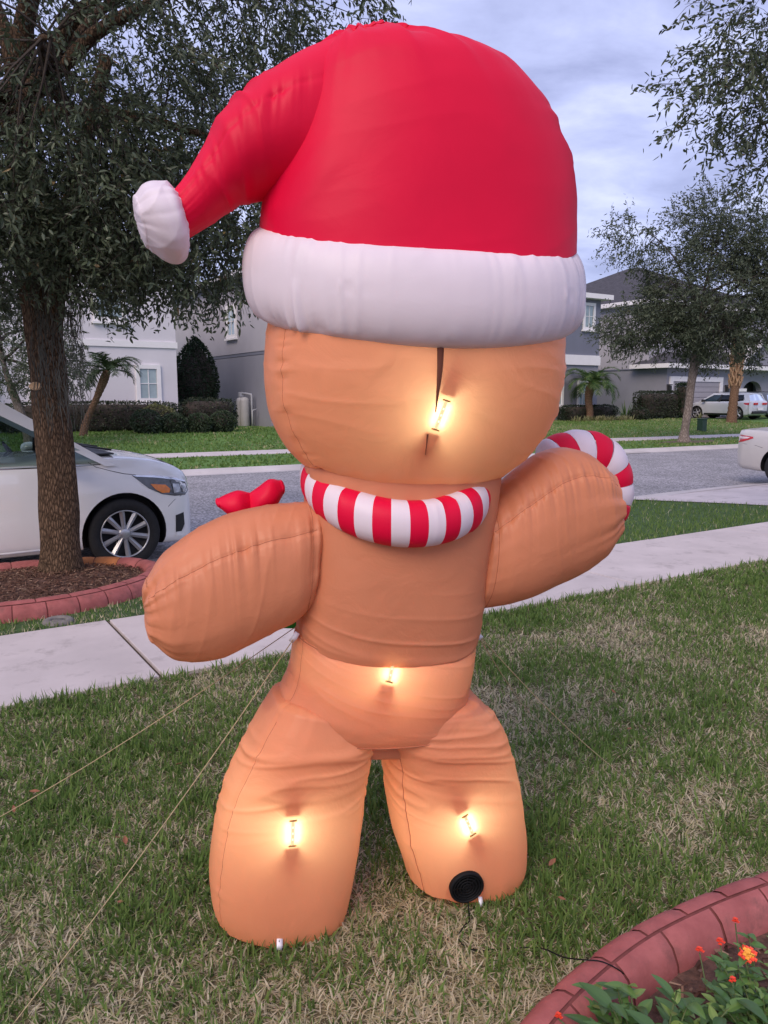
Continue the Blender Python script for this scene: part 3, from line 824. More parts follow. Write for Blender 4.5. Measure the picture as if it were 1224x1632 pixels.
# legs
legfold = lambda hi, lo: (lambda P: np.clip((P[..., 2] - lo) / 0.12, 0, 1) * np.clip((hi - P[..., 2]) / 0.06, 0, 1))
leg_l = loft_px([(434, 1112, 598, 1130, .165, 0, 0), (412, 1148, 599, 1162, .182, 0, 0), (388, 1195, 591, 1204, .184, 0, 0), (362, 1248, 586, 1252, .176, 0, 0), (348, 1295, 581, 1300, .18, 0, 0), (338, 1350, 574, 1352, .18, 0, 0),
                 (334, 1400, 565, 1400, .178, 0, 0), (339, 1438, 556, 1438, .170, 0, 0), (347, 1454, 549, 1456, .160, 0, 0)],
                dr=-11, n=2.7, cap0=.04, cap1=.018, seams=((153, .0028, .02, .025), (27, .0030, .03, .03)), ends=(.002, .0035), seed=9,
                folds=((.0045, .032, .26, -.25, legfold(0.62, 0.25)), (.006, .05, .30, -.12, legfold(.62, .44))))
leg_l_o = loft_mesh(leg_l, 'leg', M['brown'], FIG)
seam_line(leg_l, 153, leg_l_o, 0.05, 1.0); seam_line(leg_l, 27, leg_l_o, 0.1, 1.0, .0017)
leg_r = loft_px([(602, 1128, 764, 1104, .165, 0, 0), (596, 1158, 792, 1136, .180, 0, 0), (606, 1198, 812, 1180, .180, 0, 0), (610, 1240, 826, 1228, .170, 0, 0), (616, 1290, 834, 1280, .172, 0, 0), (625, 1335, 838, 1330, .172, 0, 0),
                 (638, 1372, 835, 1368, .165, 0, 0), (645, 1394, 826, 1388, .155, 0, 0)],
                dl=7, dr=-11, n=2.7, cap0=.04, cap1=.018, seams=((150, .0030, .03, .03), (24, .0028, .02, .025)), ends=(.002, .0035), seed=10,
                folds=((.0045, .03, .26, .22, legfold(0.66, 0.25)), (.006, .05, .30, .12, legfold(.66, .46))))
leg_r_o = loft_mesh(leg_r, 'leg', M['brown'], FIG)
seam_line(leg_r, 150, leg_r_o, 0.08, 1.0, .0017); seam_line(leg_r, 24, leg_r_o, 0.05, 1.0)
# arms: "left" edge is the upper one here, so 180 degrees is the top of the arm
arm_l = loft_px([(496, 800, 486, 968, .125, .0, 0), (470, 802, 468, 985, .145, .0, 0), (430, 806, 432, 1003, .155, .0, 0), (382, 816, 392, 1024, .160, .0, 0), (330, 836, 345, 1044, .160, .0, 0),
                 (285, 865, 302, 1048, .152, .0, 0), (255, 893, 270, 1040, .140, .0, 0), (238, 924, 247, 1018, .115, .0, 0)],
                n=2.35, cap0=.03, cap1=.020, seams=((122, .010, .042, .020), (238, .006, .03, .025)), ends=(.002, .007), seed=12, folds=((.002, .05, .25, .3, None),))
arm_l_o = loft_mesh(arm_l, 'arm', M['brown'], FIG)
seam_line(arm_l, 122, arm_l_o, 0.0, 1.0); ring_line(arm_l, 0.03, arm_l_o, 2, 178)
arm_r = loft_px([(770, 808, 752, 968, .125, .0, 0), (800, 776, 785, 962, .145, .0, 0), (835, 744, 830, 951, .155, 0, 0), (870, 720, 874, 931, .155, 0, 0), (906, 714, 918, 909, .150, 0, 0),
                 (936, 727, 946, 886, .140, 0, 0), (958, 749, 963, 858, .118, 0, 0)],
                n=2.35, cap0=.03, cap1=.032, seams=((125, .010, .042, .020), (238, .006, .03, .025)), ends=(.002, .007), seed=14, folds=((.002, .05, .25, .3, None),))
arm_r_o = loft_mesh(arm_r, 'arm', M['brown'], FIG)
seam_line(arm_r, 125, arm_r_o, 0.0, 1.0); ring_line(arm_r, 0.03, arm_r_o, 2, 178)
# hat: dome and drooping tail
gather = lambda P: np.clip((P[..., 2] - 2.35) / 0.2, 0, 1)
dome = loft_px([(419, 400, 910, 398, .31, 0, .10), (416, 360, 911, 362, .305, 0, .085), (424, 300, 910, 305, .295, 0, .06), (436, 245, 898, 250, .285, 0, .04), (448, 195, 876, 200, .268, 0, .02), (462, 150, 846, 155, .245, 0, .01),
                (480, 112, 806, 118, .212, 0, 0), (502, 84, 756, 90, .165, 0, 0), (528, 66, 702, 70, .095, 0, 0)],
               dr=-11, n=2.25, cap0=.02, cap1=.030, seams=((166, .003, .03, .04), (14, .016, .05, .040)), ends=(.0003, .010), seed=17, folds=((.0012, .08, .3, .2, None), (.012, .055, .22, .7, lambda P: np.exp(-((P[..., 0] - fig(470, 280)[0])**2 + (P[..., 2] - fig(470, 280)[2])**2) / .012))))
hat_o = loft_mesh(dome, 'hat', M['red'], FIG)
tail = loft_px([(560, 62, 600, 300, .15, 0, 0), (500, 76, 512, 322, .165, .0, 0), (440, 110, 424, 318, .168, .0, 0), (390, 146, 394, 320, .155, .0, 0), (350, 184, 372, 332, .132, .0, 0), (322, 236, 345, 352, .104, .0, 0),
                (296, 280, 320, 368, .087, .0, 0), (274, 308, 301, 379, .078, .0, 0)],
              n=2.1, cap0=.04, cap1=.006, seams=((110, .005, .05, .028),), ends=(0, .002), seed=19,
               folds=((.011, .050, .24, -.25, lambda P: np.clip(1 - np.abs(P[..., 0] - fig(395, 230)[0]) / 0.11, 0, 1)),), groove=.002)
loft_mesh(tail, 'tail', M['red'], hat_o)
pom = loft_px([(275, 304, 302, 381, .078, 0, 0), (268, 296, 301, 400, .105, 0, 0), (250, 292, 292, 416, .118, 0, 0), (230, 297, 265, 414, .112, 0, 0), (217, 315, 238, 393, .085, 0, 0)],
              n=2.1, cap0=.008, cap1=.016, ends=(.006, .003), seed=21, folds=((.003, .05, .2, .5, None),), seams=((90, .002, .03, .03),), groove=.001)
loft_mesh(pom, 'pompom', M['white'], hat_o)

# tube bent round the figure: brim and scarf
def bent_tube(cpx, half_w, half_d, sag, rv, rr, off=0.0, na=260, nb=48, a0=0, a1=2*math.pi, n=2.0, pk=0.0, seed=1, flat=0.0, wlp=0.035):
    Cc = fig(*cpx, off); X = np.array([0.9578, 0.2873, 0.0])
    a = np.linspace(a0, a1, na)
    cx, sx = np.cos(a), np.sin(a)
    C = Cc + X * (half_w * cx)[:, None] + NF * (half_d * sx)[:, None] + np.array([0, 0, -1.0]) * (sag * sx)[:, None]
    rad_dir = X * (half_d * cx)[:, None] + NF * (half_w * sx)[:, None]
    rad_dir /= np.linalg.norm(rad_dir, axis=1)[:, None]
    up = np.array([0, 0, 1.0]) + NF * 0.25 * 0
    b = np.arange(nb) * 2 * math.pi / nb
    pc, ps = np.sign(np.cos(b)) * np.abs(np.cos(b)) ** (2/n), np.sign(np.sin(b)) * np.abs(np.sin(b)) ** (2/n)
    s = a * (half_w + half_d) / 2
    z_ = 0 * b[None, :]
    f = (1 - np.abs(2 * vnoise(s[:, None] / wlp, z_ + np.sin(b)[None, :] * .6, seed) - 1)) ** 3 - 0.25 + 0.5 * (vnoise(s[:, None] / (wlp * .35), z_, seed + 3) - 0.5)
    f = f * (0.12 + 1.5 * vnoise(s[:, None] / (wlp * 4.5), z_ + np.sign(np.sin(b))[None, :] * 3, seed + 7) ** 2.2)
    ln = 0.25 + 1.5 * vnoise(s[:, None] / (wlp * 1.3), 0 * b[None, :], seed + 9)
    ab = np.abs(np.sin(b))[None, :]; q_ = np.clip((ab - .80) / .15, 0, 1)
    edge = np.exp(-(1 - ab) / (ln * .55)) * (1 - q_ * q_ * (3 - 2 * q_) * .93)
    dd = 1 + 0 * f
    k = pk * 2 * f * edge
    P = C[:, None, :] + rad_dir[:, None, :] * ((rr + k) * pc[None, :])[..., None] + np.array([0, 0, 1.0]) * ((rv + k) * ps[None, :])[..., None]
    return P

def tube_grid(P, name, mat, parent, closed):
    m, k = P.shape[:2]
    i, j = np.meshgrid(np.arange(m if closed else m - 1), np.arange(k), indexing='ij')
    a = (i % m) * k + j; b = (i % m) * k + (j + 1) % k; c = ((i + 1) % m) * k + (j + 1) % k; d = ((i + 1) % m) * k + j
    Fc = np.stack([a, d, c, b], -1).reshape(-1, 4)
    return mesh(name, P.reshape(-1, 3), np.ascontiguousarray(Fc), mat, parent, True, True)

Pb = bent_tube((668, 448), .436, .275, .085, .128, .078, a1=2*math.pi*(1-1/420), na=420, nb=72, n=2.25, pk=.013, seed=4, wlp=.034)
tube_grid(Pb, 'hat_brim', M['white'], FIG, True)

sc_o = bpy.data.objects.new('scarf', None); COL.objects.link(sc_o); sc_o.parent = FIG
nst = 34
for k in range(nst):
    a0, a1 = 2*math.pi*(k/nst) + 0.06, 2*math.pi*((k+1)/nst) + 0.06
    Ps = bent_tube((632, 766), .232, .205, .100, .066, .060, a0=a0, a1=a1, na=14, nb=32, n=2.2, pk=.0035, seed=6, wlp=.03)
    tube_grid(Ps, 'stripe', M['red'] if k % 2 == 0 else M['white'], sc_o, False)

# candy cane beyond the right arm: a hooked tube of red and white rings
cane = bpy.data.objects.new('candy_cane', None); COL.objects.link(cane); cane.parent = FIG
hook = [(866, 748), (895, 734), (928, 728), (954, 738), (964, 760), (966, 786), (956, 818)]
hk = np.array([fig(x, y, -0.20) for x, y in hook])
tkk = np.concatenate([[0], np.cumsum(np.linalg.norm(np.diff(hk, axis=0), axis=1))])
for k in range(8):
    tt = np.linspace(tkk[-1] * k / 8, tkk[-1] * (k + 1) / 8, 8)
    pth = smooth_interp(tkk, hk, tt)
    allr = 0.093 + 0.004 * np.sin(np.linspace(0, math.pi, 8))
    if k == 0: allr = allr * np.sin(np.linspace(0.35, 1, 8) * math.pi / 2)
    V, Fc = tube_arrays(pth, allr, 26, caps=(k in (0, 7)))
    mesh('stripe', V, Fc, M['white'] if k % 2 == 0 else M['red'], cane, True, True)

# red bow ends beyond the left arm
bow = bpy.data.objects.new('bow', None); COL.objects.link(bow); bow.parent = FIG
for keys in ([(398, 783, 402, 822, .02, -.22, 0), (380, 780, 384, 826, .045, -.22, 0), (362, 786, 366, 822, .04, -.22, 0), (348, 793, 351, 809, .018, -.22, 0)],
             [(396, 785, 394, 825, .02, -.22, 0), (412, 775, 414, 815, .045, -.22, 0), (432, 762, 440, 806, .04, -.22, 0), (446, 764, 450, 788, .018, -.22, 0)]):
    bl = loft_px(keys, nt=40, nth=60, n=2.0, cap0=.01, cap1=.012, ends=(.006, .003), seed=23)
    loft_mesh(bl, 'loop', M['red'], bow)
gp = loft_px([(446, 975, 444, 1000, .03, -.20, 0), (462, 972, 462, 1000, .04, -.20, 0), (480, 970, 480, 1000, .04, -.20, 0)], nt=20, nth=40, seed=24)
loft_mesh(gp, 'green_panel', M['green_fab'], FIG)

# dark strip raised on the back of the head, standing for the slit's opening
def surf_strip(Lo, pts, name, mat, parent, lift=0.0015):
    V, Fc = [], []
    for i, (x, y, w) in enumerate(pts):
        for sx in (-1, 1):
            p, n = on_surf(Lo, x + sx * w / 2, y); V.append(p + n * lift)
    for i in range(len(pts) - 1): Fc.append((2*i, 2*i+1, 2*i+3, 2*i+2))
    return mesh(name, V, Fc, mat, parent, True, True)
def slit_strip(Lo, kp, lift):
    kp = np.array(kp, float)
    PN = [on_surf(Lo, x, y) for x, y, w in kp]
    tk = np.arange(len(kp)) * 1.0; t = np.linspace(0, len(kp) - 1, 26)
    C = smooth_interp(tk, np.array([q[0] for q in PN]), t); Nn = smooth_interp(tk, np.array([q[1] for q in PN]), t)
    Wd = smooth_interp(tk, kp[:, 2] / 560.0, t)
    T = np.gradient(C, axis=0); S_ = np.cross(T, Nn); S_ /= np.linalg.norm(S_, axis=1)[:, None]
    Nn /= np.linalg.norm(Nn, axis=1)[:, None]
    V = np.stack([C - S_*Wd/2 + Nn*lift*.3, C + Nn*lift, C + S_*Wd/2 + Nn*lift*.3], 1).reshape(-1, 3)
    Fc = [(3*i + j, 3*i + j + 1, 3*i + j + 4, 3*i + j + 3) for i in range(25) for j in range(2)]
    return mesh('slit', V, Fc, M['slit'], head_o, True, True)
slit_strip(head, [(698, 528, 12), (695.5, 590, 8.5), (691, 656, 1.4)], .007)
slit_strip(head, [(685, 692, 3.0), (675, 724, 0.8)], .005)

# light strips: the board is sewn on, its lamps shine inside the fabric
def lamp(kind, loc, energy, parent, **kw):
    d = bpy.data.lights.new('strip_lamp', kind); d.energy = energy; d.color = (1.0, 0.88, 0.68)
    for k, v in kw.items(): setattr(d, k, v)
    o = bpy.data.objects.new('strip_lamp', d); COL.objects.link(o)
    o.location = loc; return o

def light_strip(Lo, p0, p1, part, power=1.0):
    a, na = on_surf(Lo, *p0); b, nb = on_surf(Lo, *p1)
    n = na + nb; n /= np.linalg.norm(n)
    c = (a + b) / 2; u = b - a; ln = np.linalg.norm(u); u /= ln
    n = n - u * np.dot(n, u); n /= np.linalg.norm(n)
    w = np.cross(u, n)
    lift = max(np.dot(a - c, n), np.dot(on_surf(Lo, (p0[0]+p1[0])/2, (p0[1]+p1[1])/2)[0] - c, n), 0) + 0.0015
    def bx(mb, u0, u1, w0, w1, h0, h1):
        V = [c + u*uu + w*ww + n*(hh + lift) for hh in (h0, h1) for uu, ww in ((u0, w0), (u1, w0), (u1, w1), (u0, w1))]
        mb.add(V, [(0,3,2,1),(4,5,6,7),(0,1,5,4),(1,2,6,5),(2,3,7,6),(3,0,4,7)]); return mb
    st = bx(MB(), -ln*.47, ln*.47, -.0042, .0042, 0, .002).build('light_strip', M['strip'], part, False, True)
    for s_ in (-1, 1):
        bx(MB(), s_*ln*.5 - .002, s_*ln*.5 + .002, -.011, .011, 0, .003).build('clip', M['clip'], st, False, True)
    for q in (-.018, 0, .018):
        bx(MB(), q - .0028, q + .0028, -.0022, .0022, .0021, .0032).build('led', M['led'], st, False, True)
    # added unseen plates inside keep the lamps from shining along the strip
    for s_ in (-1, 1):
        bx(MB(), s_*ln*.62 - .002, s_*ln*.62 + .002, -.018, .018, -.075, -.012).build('light_blocker', M['clip'], st, False, True)
    for s_ in (-1, 1):
        lo = lamp('AREA', c + w * s_ * .014 - n * .012, 0.036 * power, part, shape='RECTANGLE', size=float(ln * .85), size_y=.012)
        lo.rotation_mode = 'QUATERNION'
        lo.rotation_quaternion = Matrix((u, w, -n)).transposed().to_quaternion()
    lamp('POINT', c - n * .085, 1.05 * power, part, shadow_soft_size=.03)

light_strip(head, (706, 638), (690, 684), head_o)
light_strip(belly, (626, 1047), (622, 1087), belly_o, 1.1)
light_strip(leg_l, (467, 1307), (467, 1347), leg_l_o, 1.0)
light_strip(leg_r, (740, 1300), (758, 1329), leg_r_o, 1.0)

# blower on the right leg
pc_, nc_ = on_surf(leg_r, 742, 1412)
fan = bpy.data.objects.new('blower_fan', None); COL.objects.link(fan); fan.parent = FIG
fan.location = Vector(pc_) - FIG.location
fan.rotation_euler = Vector(nc_).to_track_quat('Z', 'Y').to_euler()
lathe('housing', [(0.052, -0.03), (0.055, 0.0), (0.0555, 0.010), (0.050, 0.0135), (0.047, 0.0105), (0.047, 0.002), (0.001, 0.002)], M['black'], fan, 40, 'z')
for r_ in (0.012, 0.022, 0.032, 0.042):
    V, Fc = lathe_arrays([(r_ - .0018, .0085), (r_ - .0018, .0105), (r_ + .0018, .0105), (r_ + .0018, .0085)], 36, 'z')
    MB().add(V, Fc).build('grille_ring', M['black'], fan, True)
g = MB()
for k in range(4):
    a = k * math.pi / 4
    g.tube([(math.cos(a)*.047, math.sin(a)*.047, .0078), (-math.cos(a)*.047, -math.sin(a)*.047, .0078)], .0014, 5)
g.build('grille_bar', M['black'], fan, True)

# tabs where the tethers are tied, and the sewn label under the left foot
def tab(p, d, w=.016, l=.035, name='tether_tab', tilt=(0, -1, 0)):
    p = np.array(p); d = np.array(d, float); d /= np.linalg.norm(d)
    s_ = np.cross(d, NF); s_ /= np.linalg.norm(s_)
    V = [p + s_*w*k/2 + d*l*q + NF*(h + .006*math.sin(q*3)) for h in (0, .0015) for q in (0, .5, 1) for k in (-1, 1)]
    Fc = [(0,1,3,2),(2,3,5,4),(6,8,9,7),(8,10,11,9),(0,2,8,6),(2,4,10,8),(1,7,9,3),(3,9,11,5),(0,6,7,1),(4,5,11,10)]
    return mesh(name, V, Fc, M['tab'], FIG, True, True)
tl = fig(474, 1008, .05); tr = fig(754, 1006, .04)
tab(tl, (-0.55, 0, -0.75)); tab(tr, (0.75, 0, -0.65))
pf, nf_ = on_surf(leg_l, 448, 1506)
tab(np.array([pf[0], pf[1] - .004, .032]), (0.0, -0.75, -0.75), .018, .032, 'care_label')
pf2, nf2 = on_surf(leg_r, 764, 1447)
tab(np.array([pf2[0], pf2[1] - .004, .03]), (0.0, -0.6, -0.75), .014, .028, 'care_label')

def rope(a, b, label, sagz=0.04, extra=None):
    a, b = np.array(a), np.array(b)
    t = np.linspace(0, 1, 26)[:, None]
    P = a + (b - a) * t; P[:, 2] -= sagz * np.sin(t[:, 0] * math.pi)
    V, Fc = tube_arrays(P, 0.0015, 6)
    o = mesh('tether_rope', V, Fc, M['rope'], None, True)
    return tag(o, label, 'rope', 'tether ropes holding the inflatable')
def stake(p, label):
    st = MB().tube([(p[0], p[1], -.06), (p[0], p[1], .05), (p[0]+.012, p[1], .065), (p[0]+.025, p[1], .055), (p[0]+.025, p[1], .04)], .003, 6).build('tent_stake', M['black'], None, True)
    return tag(st, label, 'stake', 'stakes pinning the tether ropes')
e1 = gnd(15, 1640, .03); rope(tl + np.array([-.012, -.004, -.02]), e1, 'tan tether rope running from the waist down the left side to the near grass', .02)
s2 = fig(470, 1000, -.12); e2 = gnd(-150, 1385, .03); rope(s2, e2, 'tan tether rope passing below the left arm to the far left of the lawn', .03)
e3 = gnd(880, 1175, .03); rope(tr + np.array([.018, -.004, -.018]), e3, 'tan tether rope from the right side of the waist into the dry grass', .03)
e4 = gnd(1010, 1250, .03); rope(fig(752, 1000, -.05), e4, 'thin tether rope reaching farthest right from behind the right hip', .03)

cordp = [pc_ + nc_*.008 + np.array([.004, 0, -.05]), pc_ + nc_*.02 + np.array([.004, -.01, -.085]), gnd(738, 1478, .02), gnd(730, 1492, -.004), gnd(740, 1508, -.008), gnd(800, 1512, -.008), gnd(852, 1510, .006), gnd(905, 1527, .075), gnd(935, 1530, .112), gnd(957, 1532, .115), gnd(985, 1545, .10), gnd(1010, 1575, .03)]
tkc = np.concatenate([[0], np.cumsum(np.linalg.norm(np.diff(np.array(cordp), axis=0), axis=1))])
V, Fc = tube_arrays(smooth_interp(tkc, np.array(cordp), np.linspace(0, tkc[-1], 70)), .0020, 6)
tag(mesh('power_cord', V, Fc, M['black'], None, True), 'thin black power cord from the blower across the grass and over the red curb', 'cord')

# ------------------------------------------------------------------ cars
SECT = [(0.0, 0.0), (0.55, 0.0), (0.86, 0.015), (0.955, 0.07), (0.985, 0.18), (1.0, 0.36), (1.0, 0.55), (0.99, 0.74), (0.965, 0.88), (0.925, 0.965), (0.86, 1.0), (0.60, 1.0), (0.30, 1.0), (0.0, 1.0)]

def make_car(root, st, L, wheels, paint, green, crown=0.05, wheel_r=0.35, rim_r=0.245, spokes=10, lights='front', detail=True, tint='car_glass'):
    """st: stations (x, z_low, z_top, half width); x runs forward.  green: greenhouse dict"""
    st = np.array(sorted(st))
    xs = np.linspace(st[0, 0], st[-1, 0], 90)
    S = smooth_interp(st[:, 0], st[:, 1:], xs)
    SECf = np.array(SECT)
    dn = smooth_interp(np.arange(len(SECT)) * 1.0, SECf, np.linspace(0, len(SECT) - 1, 40))
    nsec = len(dn)
    ring_pts = []
    for (zb, zt, hw), x in zip(S, xs):
        half = [(x, f * hw, zb + (zt - zb) * g + (crown * (1 - f * f) if g > 0.985 else 0)) for f, g in dn]
        ring_pts.append(half + [(p[0], -p[1], p[2]) for p in half[-2:0:-1]])
    n = len(ring_pts[0])
    V = [p for r in ring_pts for p in r]
    Fc = [(i*n+j, i*n+(j+1) % n, (i+1)*n+(j+1) % n, (i+1)*n+j) for i in range(len(xs)-1) for j in range(n)]
    Fc += [tuple(range(n))[::-1], tuple(range((len(xs)-1)*n, len(xs)*n))]
    mb = MB(); mb.add(V, Fc)
    body = mb.build('body', paint, root, True)
    cut = MB()
    W2 = st[:, 3].max()
    for wx in wheels:
        for sy in (-1, 1):
            V2, F2 = lathe_arrays([(wheel_r * 1.19, W2 - 0.32), (wheel_r * 1.19, W2 + 0.3)], 40, 'y')
            V2 = [(p[0] + wx, p[1] * sy, p[2] + wheel_r) for p in V2]
            F2 = F2 + [tuple(range(40)), tuple(range(40, 80))]
            cut.add(V2, F2)
    co = cut.build('cutter', M['dark'], None, False)
    body.data.materials.append(M['dark'])
    co.data.materials.clear(); co.data.materials.append(M['dark'])
    co.matrix_world = world_mat(root)
    bpy.context.view_layer.update()
    md = body.modifiers.new('arches', 'BOOLEAN'); md.operation = 'DIFFERENCE'; md.solver = 'EXACT'; md.object = co; md.material_mode = 'TRANSFER'
    dg = bpy.context.evaluated_depsgraph_get(); dg.update()
    me = bpy.data.meshes.new_from_object(body.evaluated_get(dg))
    body.modifiers.clear(); body.data = me
    me.name = 'body'
    bpy.data.objects.remove(co)
    me.set_sharp_from_angle(angle=R(40))

    def side_y(x, z):
        zb, zt, hw = [np.interp(x, xs, S[:, k]) for k in range(3)]
        g = np.clip((z - zb) / max(zt - zb, 1e-4), 0, 1)
        k0 = 3 * 40 // 14
        m = (dn[:, 0] > 0.5)
        idx = np.where(m)[0]
        gg, ff = dn[idx, 1], dn[idx, 0]
        return float(np.interp(g, gg, ff)) * hw

    def patch(name, poly, mat, side, lift=0.004, parent=None, yfun=None):
        pts = []
        for a, b in zip(poly, poly[1:] + poly[:1]):
            for k in range(6): pts.append((a[0] + (b[0]-a[0])*k/6, a[1] + (b[1]-a[1])*k/6))
        tri = tessellate_polygon([[Vector((p[0], p[1], 0)) for p in pts]])
        yf = yfun or side_y
        bm = bmesh.new()
        bv = [bm.verts.new((p[0], 0, p[1])) for p in pts]
        for t in tri:
            try: bm.faces.new([bv[i] for i in t])
            except ValueError: pass
        bmesh.ops.subdivide_edges(bm, edges=[e for e in bm.edges if e.calc_length() > .03], cuts=3, use_grid_fill=True)
        bm.verts.index_update()
        V3 = [(v.co.x, side * (yf(v.co.x, v.co.z) + lift), v.co.z) for v in bm.verts]
        F3 = [[v.index for v in f.verts] for f in bm.faces]; bm.free()
        return mesh(name, V3, F3, mat, parent or root, True)

    def line_on_side(name, pts, rad, mat, side, lift=0.0, parent=None, yfun=None):
        yf = yfun or side_y
        P3 = [(p[0], side * (yf(*p) + lift), p[1]) for p in pts]
        V3, F3 = tube_arrays(P3, rad, 6)
        return mesh(name, V3, F3, mat, parent or root, True)

    # greenhouse
    g = green
    zb_, zr = g['belt'], g['roof']
    wb, wr = g['wb'], g['wr']
    def gy(x, z):
        f = np.clip((z - zb_) / (zr - zb_), 0, 1)
        fr = np.interp(x, [st[0, 0], st[0, 0] + 0.5, st[-1, 0] - 0.6, st[-1, 0]], [0.9, 1, 1, 0.93])
        return (wb + (wr - wb) * f ** 1.4) * fr
    fb, ft, rt, rb = g['fb'], g['ft'], g['rt'], g['rb']       # windscreen foot, windscreen head, rear head, rear foot (x)
    def roof_line(x):
        return np.interp(x, [rt, rt + 0.5, (rt + ft)/2, ft - 0.3, ft], [zr - 0.07, zr - 0.015, zr, zr - 0.01, zr - 0.05])
    V4 = []; rx = np.linspace(rt - 0.02, ft + 0.02, 24); ry = np.linspace(-1, 1, 17)
    for x in rx:
        for y in ry:
            V4.append((x, y * (wr + 0.02), roof_line(x) + 0.05 * (1 - abs(y) ** 2.2)))
    for x in rx:
        for y in ry:
            V4.append((x, y * (wr - 0.01), roof_line(x) - 0.05 + 0.04 * (1 - abs(y) ** 2.2)))
    k = len(ry); o2 = len(rx) * k
    F4 = [(i*k+j, i*k+j+1, (i+1)*k+j+1, (i+1)*k+j) for i in range(len(rx)-1) for j in range(k-1)]
    F4 += [(o2+i*k+j+1, o2+i*k+j, o2+(i+1)*k+j, o2+(i+1)*k+j+1) for i in range(len(rx)-1) for j in range(k-1)]
    bd = [i*k for i in range(len(rx))] + [(len(rx)-1)*k + j for j in range(1, k)] + [i*k + k-1 for i in range(len(rx)-2, -1, -1)] + [j for j in range(k-2, 0, -1)]
    F4 += [(bd[i], bd[(i+1) % len(bd)], o2 + bd[(i+1) % len(bd)], o2 + bd[i]) for i in range(len(bd))]
    mb = MB(); mb.add(V4, F4); mb.build('roof', g.get('roofmat', paint), root, True)
    def pillar(poly, name='pillar', mat=paint):
        for sd in (-1, 1):
            Vp = [(p[0], sd * gy(*p), p[1]) for p in poly] + [(p[0], sd * (gy(*p) - 0.05), p[1]) for p in poly]
            nn = len(poly)
            Fp = [tuple(range(nn)), tuple(range(nn, 2*nn))[::-1]] + [(i, (i+1) % nn, nn + (i+1) % nn, nn + i) for i in range(nn)]
            q = MB(); q.add(Vp, Fp); q.build(name, mat, root, False)
    pillar([(fb + 0.06, zb_ - 0.03), (fb - 0.05, zb_ - 0.03), (ft - 0.14, zr - 0.07), (ft + 0.02, zr - 0.02)])
    pillar([(rb - 0.02, zb_ - 0.03), (rb + 0.34, zb_ - 0.03), (rt + 0.24, zr - 0.07), (rt - 0.02, zr - 0.06)])
    pillar([(ft + 0.04, zr - 0.10), (rt, zr - 0.10), (rt - 0.03, zr - 0.02), (ft + 0.02, zr + 0.0)], 'roof_rail')
    for px_ in g['pillars']:
        pillar([(px_ + 0.05, zb_ - 0.02), (px_ - 0.05, zb_ - 0.02), (px_ - 0.08, zr - 0.08), (px_ + 0.02, zr - 0.08)], 'pillar', M['dark'])
    edges = [fb - 0.02] + list(g['pillars']) + [rb + 0.3]
    tops = [ft - 0.10] + [p - 0.03 for p in g['pillars']] + [rt + 0.22]
    for i in range(len(edges) - 1):
        gm = M['car_glass'] if i == 0 else M[tint]
        for sd in (-1, 1):
            patch('side_window', [(edges[i], zb_), (edges[i+1], zb_), (tops[i+1], zr - 0.08), (tops[i], zr - 0.08)], gm, sd, -0.03, None, gy)
    def screen(name, x0, z0, x1, z1, w0, w1, mat, bulge):
        Vs, Fs = [], []
        for a in np.linspace(0, 1, 8):
            for b in np.linspace(-1, 1, 13):
                w = w0 + (w1 - w0) * a
                Vs.append((x0 + (x1 - x0) * a - bulge * b * b, b * w, z0 + (z1 - z0) * a))
        for i in range(7):
            for j in range(12): Fs.append((i*13+j, i*13+j+1, (i+1)*13+j+1, (i+1)*13+j))
        return mesh(name, Vs, Fs, mat, root, True)
    screen('windscreen', fb + 0.10, zb_ - 0.01, ft + 0.03, zr - 0.03, wb - 0.05, wr - 0.03, M['car_glass'], 0.12)
    screen('rear_window', rb - 0.03, zb_ + 0.02, rt - 0.02, zr - 0.06, wb - 0.08, wr - 0.05, M[tint], -0.05)
    q = MB(); q.box(rb + 0.35, fb - 0.02, -wb + 0.08, wb - 0.08, zb_ - 0.10, zb_ - 0.02, 0.02); q.build('cabin_floor', M['cabin'], root)
    # wheels
    for wx in wheels:
        for sy in (-1, 1):
            y1 = sy * (W2 - 0.03); y0 = sy * (W2 - 0.24)
            tyre = [(rim_r, y0), (wheel_r * .93, y0), (wheel_r, y0 + sy*.03), (wheel_r, y1 - sy*.03), (wheel_r * .95, y1), (rim_r * 1.02, y1 - sy*.004), (rim_r, y1 - sy*.02)]
            wo = lathe('wheel', tyre, M['tyre'], root, 44, 'y', (wx, 0, wheel_r), caps=False)
            lathe('rim', [(rim_r, y1 - sy*.014), (rim_r * .965, y1 - sy*.006), (rim_r * .94, y1 - sy*.02), (rim_r * .90, y1 - sy*.09), (0.02, y1 - sy*.10)], M['alloy'] if False else M['dark'], wo, 44, 'y', (wx, 0, wheel_r), caps=False)
            lathe('rim_lip', [(rim_r * .935, y1 - sy*.018), (rim_r * .96, y1 - sy*.002), (rim_r * .995, y1 - sy*.004), (rim_r, y1 - sy*.018)], M['alloy'], wo, 44, 'y', (wx, 0, wheel_r), caps=False)
            lathe('hub', [(rim_r * .27, y1 - sy*.06), (rim_r * .25, y1 - sy*.028), (rim_r * .12, y1 - sy*.020), (0.002, y1 - sy*.02)], M['alloy'], wo, 24, 'y', (wx, 0, wheel_r), caps=False)
